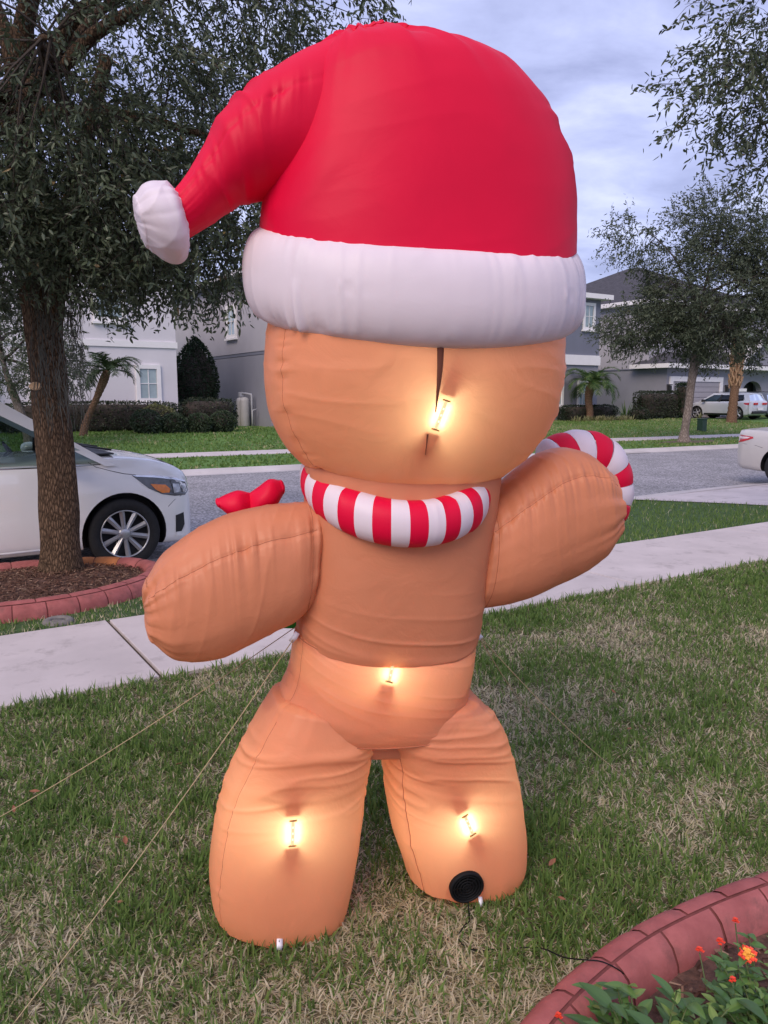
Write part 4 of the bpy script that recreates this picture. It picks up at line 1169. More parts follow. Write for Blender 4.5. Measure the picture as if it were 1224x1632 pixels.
            for k in range(spokes):
                if spokes == 10: a = (k // 2) * 2*math.pi/5 + (0.16 if k % 2 else -0.16) * 1.9 + 0.1
                else: a = k * 2*math.pi / spokes + 0.1
                wi, wo_ = rim_r * (.085 if spokes == 10 else .17), rim_r * (.115 if spokes == 10 else .20)
                def rp(r, t, y): return (wx + r*math.cos(a) - t*math.sin(a), y, wheel_r + r*math.sin(a) + t*math.cos(a))
                r0, r1 = rim_r * .2, rim_r * .95
                sp = [rp(r0, -wi, y1 - sy*.045), rp(r0, wi, y1 - sy*.045), rp(r1, wo_, y1 - sy*.03), rp(r1, -wo_, y1 - sy*.03), rp(r0, 0, y1 - sy*.022), rp(r1, 0, y1 - sy*.008)]
                q = MB(); q.add(sp, [(0, 3, 5, 4), (4, 5, 2, 1), (0, 4, 1), (3, 2, 5), (0, 1, 2, 3)])
                q.build('spoke', M['alloy'], wo)
    return patch, line_on_side, side_y, gy

# --- white minivan parked at the near kerb, nose to the right
van = thing('parked_minivan', 'white minivan parked at the near kerb behind the tree trunk', 'minivan', W(0.37, 8.82, -0.130), PHI)
VS = [(-2.55, .32, .95, .84), (-2.50, .25, 1.02, .93), (-2.2, .22, 1.06, .985), (-1, .20, 1.07, .99), (0.2, .20, 1.08, .99), (1.15, .20, 1.105, .985), (1.45, .20, 1.11, .975), (1.75, .20, 1.085, .965), (1.98, .19, 1.035, .935), (2.13, .185, .975, .885), (2.23, .18, .90, .815), (2.285, .19, .80, .735), (2.31, .22, .68, .665), (2.315, .30, .55, .60)]
patch, line, side_y, gy = make_car(van, VS, 5.1, (1.53, -1.53), M['car_white'],
    dict(belt=1.08, roof=1.74, wb=.955, wr=.70, fb=1.42, ft=.42, rt=-2.25, rb=-2.42, pillars=[.14 - .05, -1.1]), crown=.055, wheel_r=.355, rim_r=.245, spokes=10)
for sd in (-1, 1):
    hl = patch('headlight', [(1.62, .945), (1.85, .93), (2.08, .89), (2.20, .845), (2.245, .745), (2.19, .70), (2.06, .705), (1.92, .735), (1.78, .805)], M['lamp_dark'], sd, .005)
    patch('turn_lamp', [(1.80, .85), (1.96, .83), (2.01, .785), (2.00, .745), (1.92, .748), (1.85, .79)], M['lamp_amber'], sd, .010, hl)
    patch('projector', [(2.04, .835), (2.12, .825), (2.13, .745), (2.05, .735)], M['lamp_clear'], sd, .012, hl)
    patch('reflector', [(2.15, .815), (2.20, .79), (2.22, .74), (2.16, .735)], M['lamp_clear'], sd, .012, hl)
    patch('chrome_strip', [(1.62, .948), (1.85, .934), (2.08, .894), (2.20, .85), (2.20, .838), (2.07, .872), (1.85, .912), (1.66, .932)], M['chrome'], sd, .013, hl)
    patch('fog_recess', [(2.06, .50), (2.16, .52), (2.17, .39), (2.13, .32), (2.06, .32)], M['dark'], sd, .004)
    patch('fog_trim', [(2.07, .318), (2.13, .318), (2.19, .39), (2.21, .35), (2.16, .27), (2.06, .277)], M['car_white'], sd, .014)
    line('panel_gap', [(1.22, 1.09), (1.28, 1.045), (1.42, 1.00), (1.55, .965), (1.66, .947)], .004, M['dark'], sd, -.001)
    line('bumper_gap', [(1.98, .60), (2.05, .66), (2.14, .70)], .003, M['dark'], sd, -.001)
    line('door_gap', [(1.02, 1.06), (1.06, .9), (1.07, .6), (1.02, .3)], .004, M['dark'], sd, -.002)
    line('door_gap', [(-.02, 1.06), (-.02, .7), (-.02, .3)], .004, M['dark'], sd, -.002)
    line('window_trim', [(1.33, 1.068), (1.0, 1.06), (.3, 1.06), (-.8, 1.06), (-2.0, 1.065)], .008, M['chrome'], sd, .003)
    line('sill_trim', [(-1.0, .275), (0, .27), (1.0, .275)], .012, M['car_white'], sd, .004)
    V, Fc = lathe_arrays([(.001, 0), (.06, .012), (.092, .05), (.10, .10), (.095, .13), (.001, .135)], 20, 'x')
    mr = MB().add([(p[0] * 1.1 + .87, sd * (1.08 + p[1] * 1.25), 1.13 + p[2] * .78) for p in V], Fc)
    mir = mr.build('mirror', M['car_white'], van, True)
    MB().tube([(.93, sd * .95, 1.08), (.93, sd * 1.03, 1.09)], .028, 8).build('mirror_arm', M['dark'], mir, True)
    hd = MB().box(.15, .36, sd * .985 - .02, sd * .985 + .025, .86, .89, .01).build('door_handle', M['car_white'], van)
    pq = MB().tube([(1.0, sd * .945, 1.08), (1.0, sd * .90, 1.27)], .022, 6).build('quarter_pillar', M['dark'], van, True)
q = MB().box(1.30, 1.50, -.78, .78, 1.150, 1.166, .006).build('cowl', M['dark'], van)
for y0 in (-.55, .1):
    MB().tube([(1.52, y0, 1.185), (1.44, y0 + .35, 1.19), (1.36, y0 + .62, 1.20)], .011, 6).build('wiper', M['dark'], van, True)
# seats, wheel and dashboard seen through the front window
for y in (-.42, .42):
    s_o = MB().box(-.02, .50, y - .25, y + .25, .82, 1.0, .05).build('seat', M['cabin'], van, True)
    MB().box(-.10, .06, y - .24, y + .24, .95, 1.34, .05).build('backrest', M['cabin'], s_o, True)
    MB().box(-.09, .02, y - .13, y + .13, 1.37, 1.55, .04).build('headrest', M['cabin'], s_o, True)
a_ = np.linspace(0, 2*math.pi, 25)
MB().tube([(.72 - .10*math.sin(t), .42 + .18*math.cos(t), 1.07 + .17*math.sin(t)) for t in a_], .014, 6, False).build('steering_wheel', M['cabin'], van, True)
MB().box(.85, 1.40, -.85, .85, .95, 1.08, .04).build('dashboard', M['cabin'], van, True)

# --- champagne sedan leaving the frame at the right
sed = thing('parked_sedan', 'champagne sedan in the near driveway, only its rear end showing at the right edge', 'sedan', W(15.12, 6.93, -0.085), PHI - math.pi/2)
SS = [(-2.40, .42, .80, .55), (-2.38, .34, .93, .68), (-2.30, .27, 1.0, .80), (-2.1, .24, 1.02, .875), (-1.6, .22, 1.0, .905), (-.8, .20, .97, .91), (.5, .20, .96, .91), (1.0, .20, .95, .905), (1.6, .20, .88, .88), (2.1, .22, .78, .80), (2.35, .24, .66, .66), (2.42, .30, .55, .55)]
patch, line, side_y, gy = make_car(sed, SS, 4.8, (1.42, -1.38), M['car_beige'],
    dict(belt=.955, roof=1.42, wb=.86, wr=.62, fb=1.15, ft=.25, rt=-.85, rb=-1.65, pillars=[-.05, -.9]), crown=.04, wheel_r=.335, rim_r=.225, spokes=5)
for sd in (-1, 1):
    tl_ = patch('tail_light', [(-2.37, .92), (-2.28, .93), (-1.98, .905), (-1.96, .875), (-2.2, .80), (-2.365, .775)], M['lamp_red'], sd, .006)
    patch('reverse_lamp', [(-2.34, .90), (-2.26, .908), (-2.04, .893), (-2.10, .865), (-2.33, .85)], M['lamp_pale'], sd, .010, tl_)
    line('bumper_gap', [(-2.37, .77), (-2.2, .76), (-1.9, .74), (-1.75, .70)], .004, M['dark'], sd, -.001)

# --- silver crossover in the far drive, nose to the garage
suv = thing('silver_crossover', 'silver white crossover parked in the far driveway by the garage door', 'car', W(42.35, 28.4, 0.27), PHI + math.pi/2)
US = [(-2.18, .45, .95, .70), (-2.15, .36, 1.02, .80), (-2.0, .27, 1.06, .87), (-1.2, .24, 1.06, .905), (.6, .23, 1.03, .905), (1.0, .23, 1.02, .90), (1.6, .23, .95, .865), (1.95, .24, .84, .78), (2.12, .28, .72, .66), (2.18, .34, .6, .56)]
patch, line, side_y, gy = make_car(suv, US, 4.36, (1.33, -1.35), M['car_silver'],
    dict(belt=1.04, roof=1.53, wb=.86, wr=.64, fb=1.18, ft=.38, rt=-1.85, rb=-2.05, pillars=[.05 - .2, -1.15]), crown=.04, wheel_r=.36, rim_r=.26, spokes=5, tint='car_tint')
for sd in (-1, 1):
    patch('tail_light', [(-2.14, .98), (-1.80, .97), (-1.74, .93), (-1.9, .85), (-2.14, .85)], M['lamp_red'], sd, .008)
    patch('arch_trim', [(-.9, .24), (.85, .24), (.8, .36), (-.85, .36)], M['dark'], sd, .006)
MB().box(-2.235, -2.10, -.72, .72, .34, .50, .03).build('rear_trim', M['dark'], suv)
MB().box(-2.245, -2.17, -.62, -.25, .85, .98, .02).build('tail_light', M['lamp_red'], suv)
MB().box(-2.245, -2.17, .25, .62, .85, .98, .02).build('tail_light', M['lamp_red'], suv)
MB().box(-2.26, -2.235, -.26, .26, .55, .70, .006).build('number_plate', M['tab'], suv)
for sd in (-1, 1):
    MB().box(-1.7, .3, sd*.60 - .02, sd*.60 + .02, 1.575, 1.61, .01).build('roof_bar', M['dark'], suv)
    MB().box(.72, .92, sd*1.0 - .09, sd*1.0 + .09, 1.02, 1.16, .04).build('mirror', M['dark'], suv, True)

drk = copy_tree(suv)
drk.name = 'slate_crossover'; drk['label'] = 'dark slate crossover in the far driveway, half hidden by the silver one'
drk.location = W(44.9, 28.9, 0.29)
for ch in drk.children:
    if ch.name.split('.')[0] in ('body', 'roof', 'pillar', 'roof_rail'):
        ch.data = ch.data.copy()
        for i, m_ in enumerate(ch.data.materials):
            if m_ == M['car_silver']: ch.data.materials[i] = M['car_dark']

# ------------------------------------------------------------------ stamped curbs
CURB_PROF = [(-.11, -.04), (-.105, .035), (-.085, .085), (-.045, .108), (.0, .112), (.035, .106), (.075, .085), (.105, .045), (.12, -.04)]
def curb_run(root, path, closed, lens, split, world_mats=None, ps=1.0):
    """path: centre line; profile runs from its left (-) to its right (+); bricks in two courses that meet at 'split'"""
    P = np.array(path, float)
    if closed: P = np.vstack([P, P[:1]])
    d = np.concatenate([[0], np.cumsum(np.linalg.norm(np.diff(P, axis=0), axis=1))])
    tot = d[-1]
    def at(s):
        s = s % tot if closed else min(max(s, 0), tot)
        p = np.array([np.interp(s, d, P[:, k]) for k in range(2)])
        e = 0.03
        s0, s1 = (s - e, s + e)
        if closed: p0 = np.array([np.interp(s0 % tot, d, P[:, k]) for k in range(2)]); p1 = np.array([np.interp(s1 % tot, d, P[:, k]) for k in range(2)])
        else: p0 = np.array([np.interp(max(s0, 0), d, P[:, k]) for k in range(2)]); p1 = np.array([np.interp(min(s1, tot), d, P[:, k]) for k in range(2)])
        t = (p1 - p0) / np.linalg.norm(p1 - p0)
        return p, np.array([t[1], -t[0]])
    prof = np.array(CURB_PROF) * np.array([ps, 1.0])
    u = np.concatenate([[0], np.cumsum(np.linalg.norm(np.diff(prof, axis=0), axis=1))])
    def prof_at(v): return np.array([np.interp(v * u[-1], u, prof[:, k]) for k in range(2)])
    def sweep(name, sa, sb, va, vb, lift, mat, ns, nv, edge):
        V, Fc = [], []
        for i in range(ns + 1):
            s = sa + (sb - sa) * i / ns
            p, nr = at(s)
            for j in range(nv + 1):
                v = va + (vb - va) * j / nv
                q = prof_at(v)
                lo = lift if 0 < i < ns and 0 < j < nv else lift - edge
                qn = q * np.array([1 + lo / .13, 1]) + np.array([0, lo])
                V.append((p[0] + nr[0] * qn[0], p[1] + nr[1] * qn[0], qn[1]))
        for i in range(ns):
            for j in range(nv):
                a = i * (nv + 1) + j; Fc.append((a, a + 1, a + nv + 2, a + nv + 1))
        o = mesh(name, V, Fc, mat, root, True, True)
        return o
    ncore = int(tot / .06)
    sweep('core', 0, tot, 0, 1, -.009, M['grout'], ncore, 16, 0)
    for (va, vb, l, sh) in [(0.02, split - .012, lens[0], 0.0), (split + .012, 0.98, lens[1], 0.5)]:
        n = max(1, int(round(tot / l)))
        for i in range(n):
            jit = random.uniform(-.006, .006)
            a, b = (i + sh) * tot / n + .0042, (i + 1 + sh) * tot / n - .0042
            if not closed: a, b = min(a, tot), min(b, tot)
            if b - a < .03: continue
            mat = M['curb']
            if world_mats: mat = world_mats(at((a + b) / 2)[0], mat)
            sweep('brick', a, b, va, vb, random.uniform(-.001, .0015), mat, 6, 7, .0045)

TREE = W(1.18, 7.20)
ring_c = np.array(W(0.86, 6.86))
tr_root = thing('tree_ring_curb', 'red stamped concrete curb ring round the mulched foot of the oak tree', 'curb', tuple(ring_c), 0)
rp_ = []
for a in np.linspace(0, 2*math.pi, 73)[:-1]:
    rr_ = 1 + .03 * math.sin(3 * a + 1)
    rp_.append(ring_c[:2] + SV[:2] * (1.02 * rr_ * math.cos(a)) + DV[:2] * (.76 * rr_ * math.sin(a)))
curb_run(tr_root, rp_, True, (.24, .22), .62, lambda p, m: M['curb_orange'] if (np.dot(p - ring_c[:2], DV[:2]) > .45 and np.dot(p - ring_c[:2], SV[:2]) > .1) else m)
# right-hand flower bed: from beyond the right edge of the frame round to below it
bed_px = [(1420, 1315), (1320, 1342), (1224, 1378), (1105, 1421), (995, 1474), (915, 1532), (862, 1580), (815, 1635), (770, 1725)]
bed_path0 = np.array([gnd(x, y, .10)[:2] for x, y in bed_px])
tkb = np.concatenate([[0], np.cumsum(np.linalg.norm(np.diff(bed_path0, axis=0), axis=1))])
bed_path = smooth_interp(tkb, bed_path0, np.linspace(0, tkb[-1], 50))
nrm_b = np.gradient(bed_path, axis=0); nrm_b /= np.linalg.norm(nrm_b, axis=1)[:, None]
bed_in = np.stack([-nrm_b[:, 1], nrm_b[:, 0]], 1)       # towards the bed
bed_mid = bed_path + bed_in * 0.066
bc_root = thing('flower_bed_curb', 'curved red stamped concrete curb round the flower bed in the near corner', 'curb', (bed_mid[25][0], bed_mid[25][1], 0), 0)
curb_run(bc_root, bed_mid[::-1], False, (.165, .20), .53, None, .74)
bed_poly = [tuple(p) for p in (bed_path + bed_in * .12)] + [(0.35, 0.6), (2.6, 0.6)]
tri = tessellate_polygon([[Vector((p[0], p[1], 0)) for p in bed_poly]])
mesh('flower_bed_soil', [(p[0], p[1], .015) for p in bed_poly], [tuple(t) for t in tri], M['mulch'], None, False)['kind'] = 'structure'
# mulch in the tree ring: mounded soil and chips
Vm, Fm = [(ring_c[0], ring_c[1], .085)], []
for r_ in (.35, .7, .93):
    for k in range(48):
        a = k * 2*math.pi/48
        Vm.append(tuple(ring_c[:2] + SV[:2]*(1.0*r_*math.cos(a)) + DV[:2]*(.74*r_*math.sin(a))) + (.085 - .045*r_*r_ + .012*random.uniform(-1, 1),))
Fm += [(0, 1 + k, 1 + (k+1) % 48) for k in range(48)]
for q in range(2):
    for k in range(48): Fm.append((1+q*48+k, 1+(q+1)*48+k, 1+(q+1)*48+(k+1) % 48, 1+q*48+(k+1) % 48))
mesh('mulch_bed', Vm, Fm, M['mulch'], None, True)['kind'] = 'structure'
def chips(name, pts, mat, lmin, lmax, wid):
    n = len(pts)
    a = rng.uniform(0, 2*math.pi, n); l = rng.uniform(lmin, lmax, n); tilt = rng.normal(0, .25, n)
    u = np.stack([np.cos(a)*np.cos(tilt), np.sin(a)*np.cos(tilt), np.sin(tilt)], 1)
    w = np.stack([-np.sin(a), np.cos(a), rng.normal(0, .3, n)], 1)
    l = l[:, None]; ww = (wid * rng.uniform(.6, 1.3, n))[:, None]
    V = np.stack([pts - u*l/2 - w*ww/2, pts + u*l/2 - w*ww/2*.6, pts + u*l/2 + w*ww/2*.6, pts - u*l/2 + w*ww/2], 1).reshape(-1, 3)
    Fc = np.arange(4*n).reshape(-1, 4)
    return mesh(name, V, Fc, mat, None, False, attr={'tone': np.repeat(rng.uniform(0, 1, n), 4)})
M['chip'] = leaf_mat('mulch_chips', [(0, (0.05, 0.025, 0.018)), (0.5, (0.13, 0.065, 0.045)), (0.85, (0.22, 0.13, 0.09)), (1, (0.36, 0.25, 0.17))], 0.0, 0.9, 0.1)
n_ = 5200
rr2 = np.sqrt(rng.uniform(0, 1, n_)) * .96; aa2 = rng.uniform(0, 2*math.pi, n_)
pts = np.zeros((n_, 3)); pts[:, :2] = ring_c[:2] + SV[:2]*(.98*rr2*np.cos(aa2))[:, None] + DV[:2]*(.72*rr2*np.sin(aa2))[:, None]
pts[:, 2] = .092 - .045*rr2**2 + rng.uniform(0, .022, n_)
chips('mulch_chips', pts, M['chip'], .02, .06, .008)['kind'] = 'stuff'
n_ = 2600
pts = np.stack([rng.uniform(.3, 1.8, n_), rng.uniform(1.0, 2.4, n_), rng.uniform(.02, .04, n_)], 1)
bp2 = bed_path + bed_in * .155
def in_bed(xy, path):
    d2 = ((xy[:, None, :] - path[None]) ** 2).sum(-1); k = d2.argmin(1)
    return ((xy - path[k]) * bed_in[k]).sum(1)
keep = in_bed(pts[:, :2], bp2) > 0
chips('bed_mulch', pts[keep], M['chip'], .015, .05, .009)['kind'] = 'stuff'

# ------------------------------------------------------------------ leaves
def leaf_arrays(P, U, L, Wd, fold=0.25, droop=0.15):
    """one pointed oval leaf per row: base P, direction U, length L, width Wd -> verts (n*6), quads (n*2)"""
    n = len(P)
    U = U / (np.linalg.norm(U, axis=1)[:, None] + 1e-9)
    rnd = rng.normal(size=(n, 3))
    S = np.cross(U, rnd); S /= np.linalg.norm(S, axis=1)[:, None] + 1e-9
    Nn = np.cross(S, U)
    L, Wd = L[:, None], Wd[:, None]
    def pt(t, w, h): return P + U * L * t + S * Wd * w + Nn * (Wd * h) - np.array([0, 0, 1.0]) * (L * droop * t * t)
    V = np.stack([pt(0, 0, 0), pt(.32, .5, fold), pt(.70, .42, fold), pt(1, 0, 0), pt(.70, -.42, fold), pt(.32, -.5, fold)], 1).reshape(-1, 3)
    i = np.arange(n)[:, None] * 6
    Fc = np.concatenate([i + np.array([[0, 1, 2, 3]]), i + np.array([[0, 3, 4, 5]])], 0)
    return V, Fc

def leaves_mesh(name, P, U, L, Wd, mat, parent=None, tone=None, world=True, stuff=True, **kw):
    V, Fc = leaf_arrays(P, U, L, Wd, **kw)
    n = len(P)
    tone = rng.beta(2.2, 2.6, n) if tone is None else tone
    o = mesh(name, V, Fc, mat, parent, False, world, {'tone': np.repeat(tone, 6)})
    if stuff: o['kind'] = 'stuff'
    return o

def in_blobs(blobs, n):
    """random points in a union of ellipsoids (centre, radii, weight), denser towards the outside"""
    w = np.array([b[2] for b in blobs], float); w /= w.sum()
    k = rng.choice(len(blobs), n, p=w)
    d = rng.normal(size=(n, 3)); d /= np.linalg.norm(d, axis=1)[:, None]
    r = rng.uniform(0.12, 1, n) ** (1/2.4)
    C = np.array([b[0] for b in blobs])[k]; Rr = np.array([b[1] for b in blobs])[k]
    return C + d * r[:, None] * Rr, d

def noise3(p, s, seed):
    return (vnoise(p[:, 0]/s + p[:, 2]/s*.7, p[:, 1]/s - p[:, 2]/s*.6, seed) + vnoise(p[:, 0]/s*1.9 + 7, p[:, 2]/s*1.9 + p[:, 1]/s, seed + 1) * .6) / 1.6

def make_tree(name, label, base, trunk, trunk_r, blobs, n_clusters, per, leaf, mat, bark, group, seed, limbs=9, hole=0.40, hole_s=0.9, twig_len=0.28, bark_disp=0.012, keepf=None, limb_r=0.09, nside=36):
    global rng
    rng = np.random.default_rng(seed); rd = random.Random(seed)
    root = thing(name, label, 'tree', tuple(base), 0, group)
    P = np.array(trunk, float)
    tk = np.concatenate([[0], np.cumsum(np.linalg.norm(np.diff(P, axis=0), axis=1))])
    tt = np.linspace(0, tk[-1], 60)
    Pi, ri = smooth_interp(tk, P, tt), smooth_interp(tk, np.array(trunk_r, float), tt)[:, 0]
    V, Fc = tube_arrays(Pi, ri, nside)
    ax = np.repeat(Pi, nside, 0); nv = V - ax; ang = np.arctan2(nv[:, 1], nv[:, 0]); hgt = np.repeat(tt, nside)
    nn = nv / (np.linalg.norm(nv, axis=1)[:, None] + 1e-9)
    V = V + nn * ((vnoise(ang * 5.0, hgt * 3.2, seed) - .5) * 2 * bark_disp + (vnoise(ang * 1.3 + 3, hgt * 1.2, seed + 1) - .5) * 2 * bark_disp * 1.3)[:, None]
    V = V + nn * (bark_disp * 5 * np.exp(-hgt / .12) * (0.5 + 0.8 * vnoise(ang * 1.6, hgt * 0, seed + 4)))[:, None]
    tr = mesh('trunk', V, Fc, bark, root, True, True)
    top = Pi[-1]
    # clusters
    C, d = in_blobs(blobs, int(n_clusters * 1.9))
    keep = noise3(C, hole_s, seed) > hole
    if keepf is not None: keep &= keepf(C)
    C, d = C[keep][:n_clusters], d[keep][:n_clusters]
    # limbs: towards spread-out cluster centres
    targets = []
    cand = C[rng.permutation(len(C))[:400]]
    targets.append(cand[0])
    while len(targets) < limbs:
        dm = np.min([np.linalg.norm((cand - t) * np.array([1, 1, 1.2]), axis=1) for t in targets], 0)
        targets.append(cand[dm.argmax()])
    limb_pts = []
    for t in targets:
        st_i = rd.randint(int(len(Pi) * .78), len(Pi) - 1)
        a = Pi[st_i]
        t = a + (t - a) * .86
        mid = a + (t - a) * .45 + np.array([0, 0, .18 * np.linalg.norm(t - a)]) + np.array([rd.gauss(0, .1), rd.gauss(0, .1), 0])
        tl_ = np.linspace(0, 1, 16)[:, None]
        pth = a * (1 - tl_) ** 2 + 2 * mid * tl_ * (1 - tl_) + t * tl_ ** 2
        pth[:, :2] += np.cumsum(rng.normal(0, .012, (16, 2)), 0) * np.linalg.norm(t - a)
        r0 = limb_r * (1 if st_i > len(Pi) - 6 else .8)
        V, Fc = tube_arrays(pth, np.linspace(r0, .014, 16) , 9)
        mesh('branch', V, Fc, M['branch'] if limb_r < .08 else bark, root, True, True)
        limb_pts.append(pth[3:])
    LP = np.concatenate(limb_pts)
    # twigs from the limbs to the clusters
    tw_v, tw_f, nb = [], [], 0
    idx = np.array([((LP - c) ** 2).sum(1).argmin() for c in C])
    src = LP[idx]
    from collections import defaultdict
    use = defaultdict(int)
    def add_twig(a, b, r0, r1):
        nonlocal nb
        u = b - a; l = np.linalg.norm(u)
        if l < 1e-4: return
        u = u / l; s_ = np.cross(u, [.3, .2, .93]); s_ /= np.linalg.norm(s_) + 1e-9; w = np.cross(u, s_)
        m_ = (a + b) / 2 + np.array([0, 0, .06 * l]) + s_ * rd.gauss(0, .05) * l
        for q, r in ((a, r0), (m_, (r0 + r1) / 2), (b, r1)):
            for an in (0, 2.094, 4.189): tw_v.append(q + r * (math.cos(an) * s_ + math.sin(an) * w))
        for lv in (0, 3):
            for j in range(3): tw_f.append((nb + lv + j, nb + lv + (j+1) % 3, nb + lv + 3 + (j+1) % 3, nb + lv + 3 + j))
        nb += 9
    for i in range(0, len(C)):
        if i % 2 == 0 and np.linalg.norm(src[i] - C[i]) < 0.26 * max(blobs[0][1]) and use[idx[i]] < 4:
            use[idx[i]] = use.get(idx[i], 0) + 1
            add_twig(src[i], C[i], .010 + .004 * rd.random(), .004)
    # leaves along a short twig at each cluster
    U0 = C - src; U0 /= np.linalg.norm(U0, axis=1)[:, None] + 1e-9
    U0 = U0 * .7 + d * .5 + rng.normal(0, .45, C.shape) + np.array([0, 0, -.12])
    U0 /= np.linalg.norm(U0, axis=1)[:, None]
    tlen = twig_len * rng.uniform(.6, 1.4, len(C))
    for i in range(len(C)): add_twig(C[i] - U0[i] * tlen[i] * .3, C[i] + U0[i] * tlen[i] * .8, .0032, .0014)
    f = np.tile(np.linspace(-.25, 1, per), (len(C), 1)) + rng.normal(0, .06, (len(C), per))
    LPp = C[:, None, :] + U0[:, None, :] * (tlen[:, None] * f)[..., None] + rng.normal(0, .012, (len(C), per, 3))
    LU = U0[:, None, :] * .55 + rng.normal(0, .62, (len(C), per, 3))
    n = len(C) * per
    Ls = leaf[0] * rng.uniform(.6, 1.3, n); Ws = leaf[1] * rng.uniform(.7, 1.25, n)
    cl_tone = np.repeat(rng.beta(2, 2.4, len(C)), per)
    tone = np.clip(cl_tone * .55 + rng.beta(2, 2.5, n) * .5, 0, 1) * .88
    tone[rng.uniform(0, 1, n) < .008] = 1.0
    leaves_mesh('crown', LPp.reshape(-1, 3), LU.reshape(-1, 3), Ls, Ws, mat, root, tone)
    V = np.array(tw_v); Fq = np.array(tw_f)
    mesh('twigs', V, Fq, M['branch'], root, False, True)['kind'] = 'stuff'
    return root, tr, Pi, ri

tb = np.array([TREE[0], TREE[1], 0.0])
oak, oak_tr, oPi, ori = make_tree('oak_tree', 'large dark oak with rough brown trunk standing in the red curb ring', tb,
    [tb + np.array(v) for v in ([0, 0, -.05], [0, 0, .12], [0, 0, .8], [-.02, 0.02, 1.5], [-.05, .03, 2.1], [-.10, .05, 2.6], [-.16, .1, 3.6], [-.15, .15, 4.6])],
    [.20, .175, .152, .142, .148, .145, .11, .07],
    [(tb + np.array([.15, .25, 4.9]), (2.75, 2.4, 2.6), 10), (tb + np.array([1.05, -.1, 2.95]), (1.3, .9, .62), 1.7), (tb + np.array([-.8, -.5, 3.1]), (1.2, 1.2, .95), 2.0),
     (tb + np.array([.3, -.7, 3.2]), (1.2, .9, .8), 1.0), (tb + np.array([1.9, .2, 5.4]), (1.2, 1.2, 1.6), 1.2), (tb + np.array([-.2, .4, 2.75]), (1.2, .7, .45), .5)],
    7400, 16, (.056, .019), M['oak_leaf'], M['bark'], 'street oaks', 101, limbs=13, hole=.42, hole_s=.5)
# second big stem of the fork
sp = np.array([tb + np.array(v) for v in ([.0, .0, 1.95], [.06, .02, 2.4], [.16, .05, 2.8], [.30, .12, 3.5], [.55, .2, 4.4])])
V, Fc = tube_arrays(smooth_interp(np.arange(5.0), sp, np.linspace(0, 4, 24)), np.linspace(.10, .055, 24), 20)
mesh('stem', V, Fc, M['bark'], oak, True, True)
# pruning scar
k_ = int(np.argmin(np.abs(oPi[:, 2] - 1.70)))
sdir = np.array([-.05, -1, .0]); sdir /= np.linalg.norm(sdir)
pp = oPi[k_] + sdir * (ori[k_] + .006) + np.array([-.045, 0, 0])
V, Fc = lathe_arrays([(.001, .014), (.030, .012), (.036, .018), (.044, .016), (.052, -.012)], 22, 'y')
V = [(pp[0] + v[0] * 1.15, pp[1] - v[1], pp[2] + v[2] * .72) for v in V]
mesh('pruning_scar', V, Fc, M['cut'], oak, True, True)
# hanging moss
mv, mf = [], []
for k in range(420):
    a = rng.uniform(-2.2, .5); q0 = rng.uniform(0, 1) ** 1.4
    x, y = tb[0] + .02 + (.15 + .10 * q0) * math.cos(a) + .03, tb[1] + (.17 + .08 * q0) * math.sin(a)
    z = 2.75 - 1.25 * rng.uniform(0, 1) ** 1.3; ln = rng.uniform(.08, .34)
    nseg = 5; b0 = len(mv); wv = rng.uniform(.0012, .0032)
    for s_ in range(nseg + 1):
        q = s_ / nseg
        x += rng.normal(0, .010); y += rng.normal(0, .010)
        w_ = wv * (1 - q * .8)
        mv.append((x - w_, y, z - ln * q)); mv.append((x + w_, y + .004, z - ln * q))
    for s_ in range(nseg): mf.append((b0 + 2*s_, b0 + 2*s_ + 1, b0 + 2*s_ + 3, b0 + 2*s_ + 2))
mesh('hanging_moss', mv, mf, M['moss'], oak, False, True)['kind'] = 'stuff'

# oak whose trunk stands outside the frame: its boughs reach into the upper right
ob = np.array([5.55, 7.7, 0.0])
make_tree('overhanging_oak', 'oak boughs reaching into the sky at the upper right, nearer than the street trees', ob,
    [ob + np.array(v) for v in ([0, 0, -.05], [0, 0, .12], [.05, 0, 1.2], [.0, 0, 2.4], [-.1, 0, 3.4], [-.2, .1, 4.6])], [.23, .20, .17, .16, .12, .07],
    [(ob + np.array([.1, .1, 5.3]), (2.0, 2.1, 1.8), 7), (ob + np.array([-1.4, .1, 5.35]), (1.25, 1.0, 1.35), 1.5), (ob + np.array([-2.05, .2, 4.45]), (.95, .7, .42), .6), (ob + np.array([-1.5, .1, 3.85]), (.9, .6, .28), .3), (ob + np.array([-2.0, .1, 5.5]), (.7, .7, .8), .4)],
    3000, 12, (.070, .022), M['oak_leaf'], M['bark'], 'street oaks', 202, limbs=12, hole=.42, hole_s=.55)

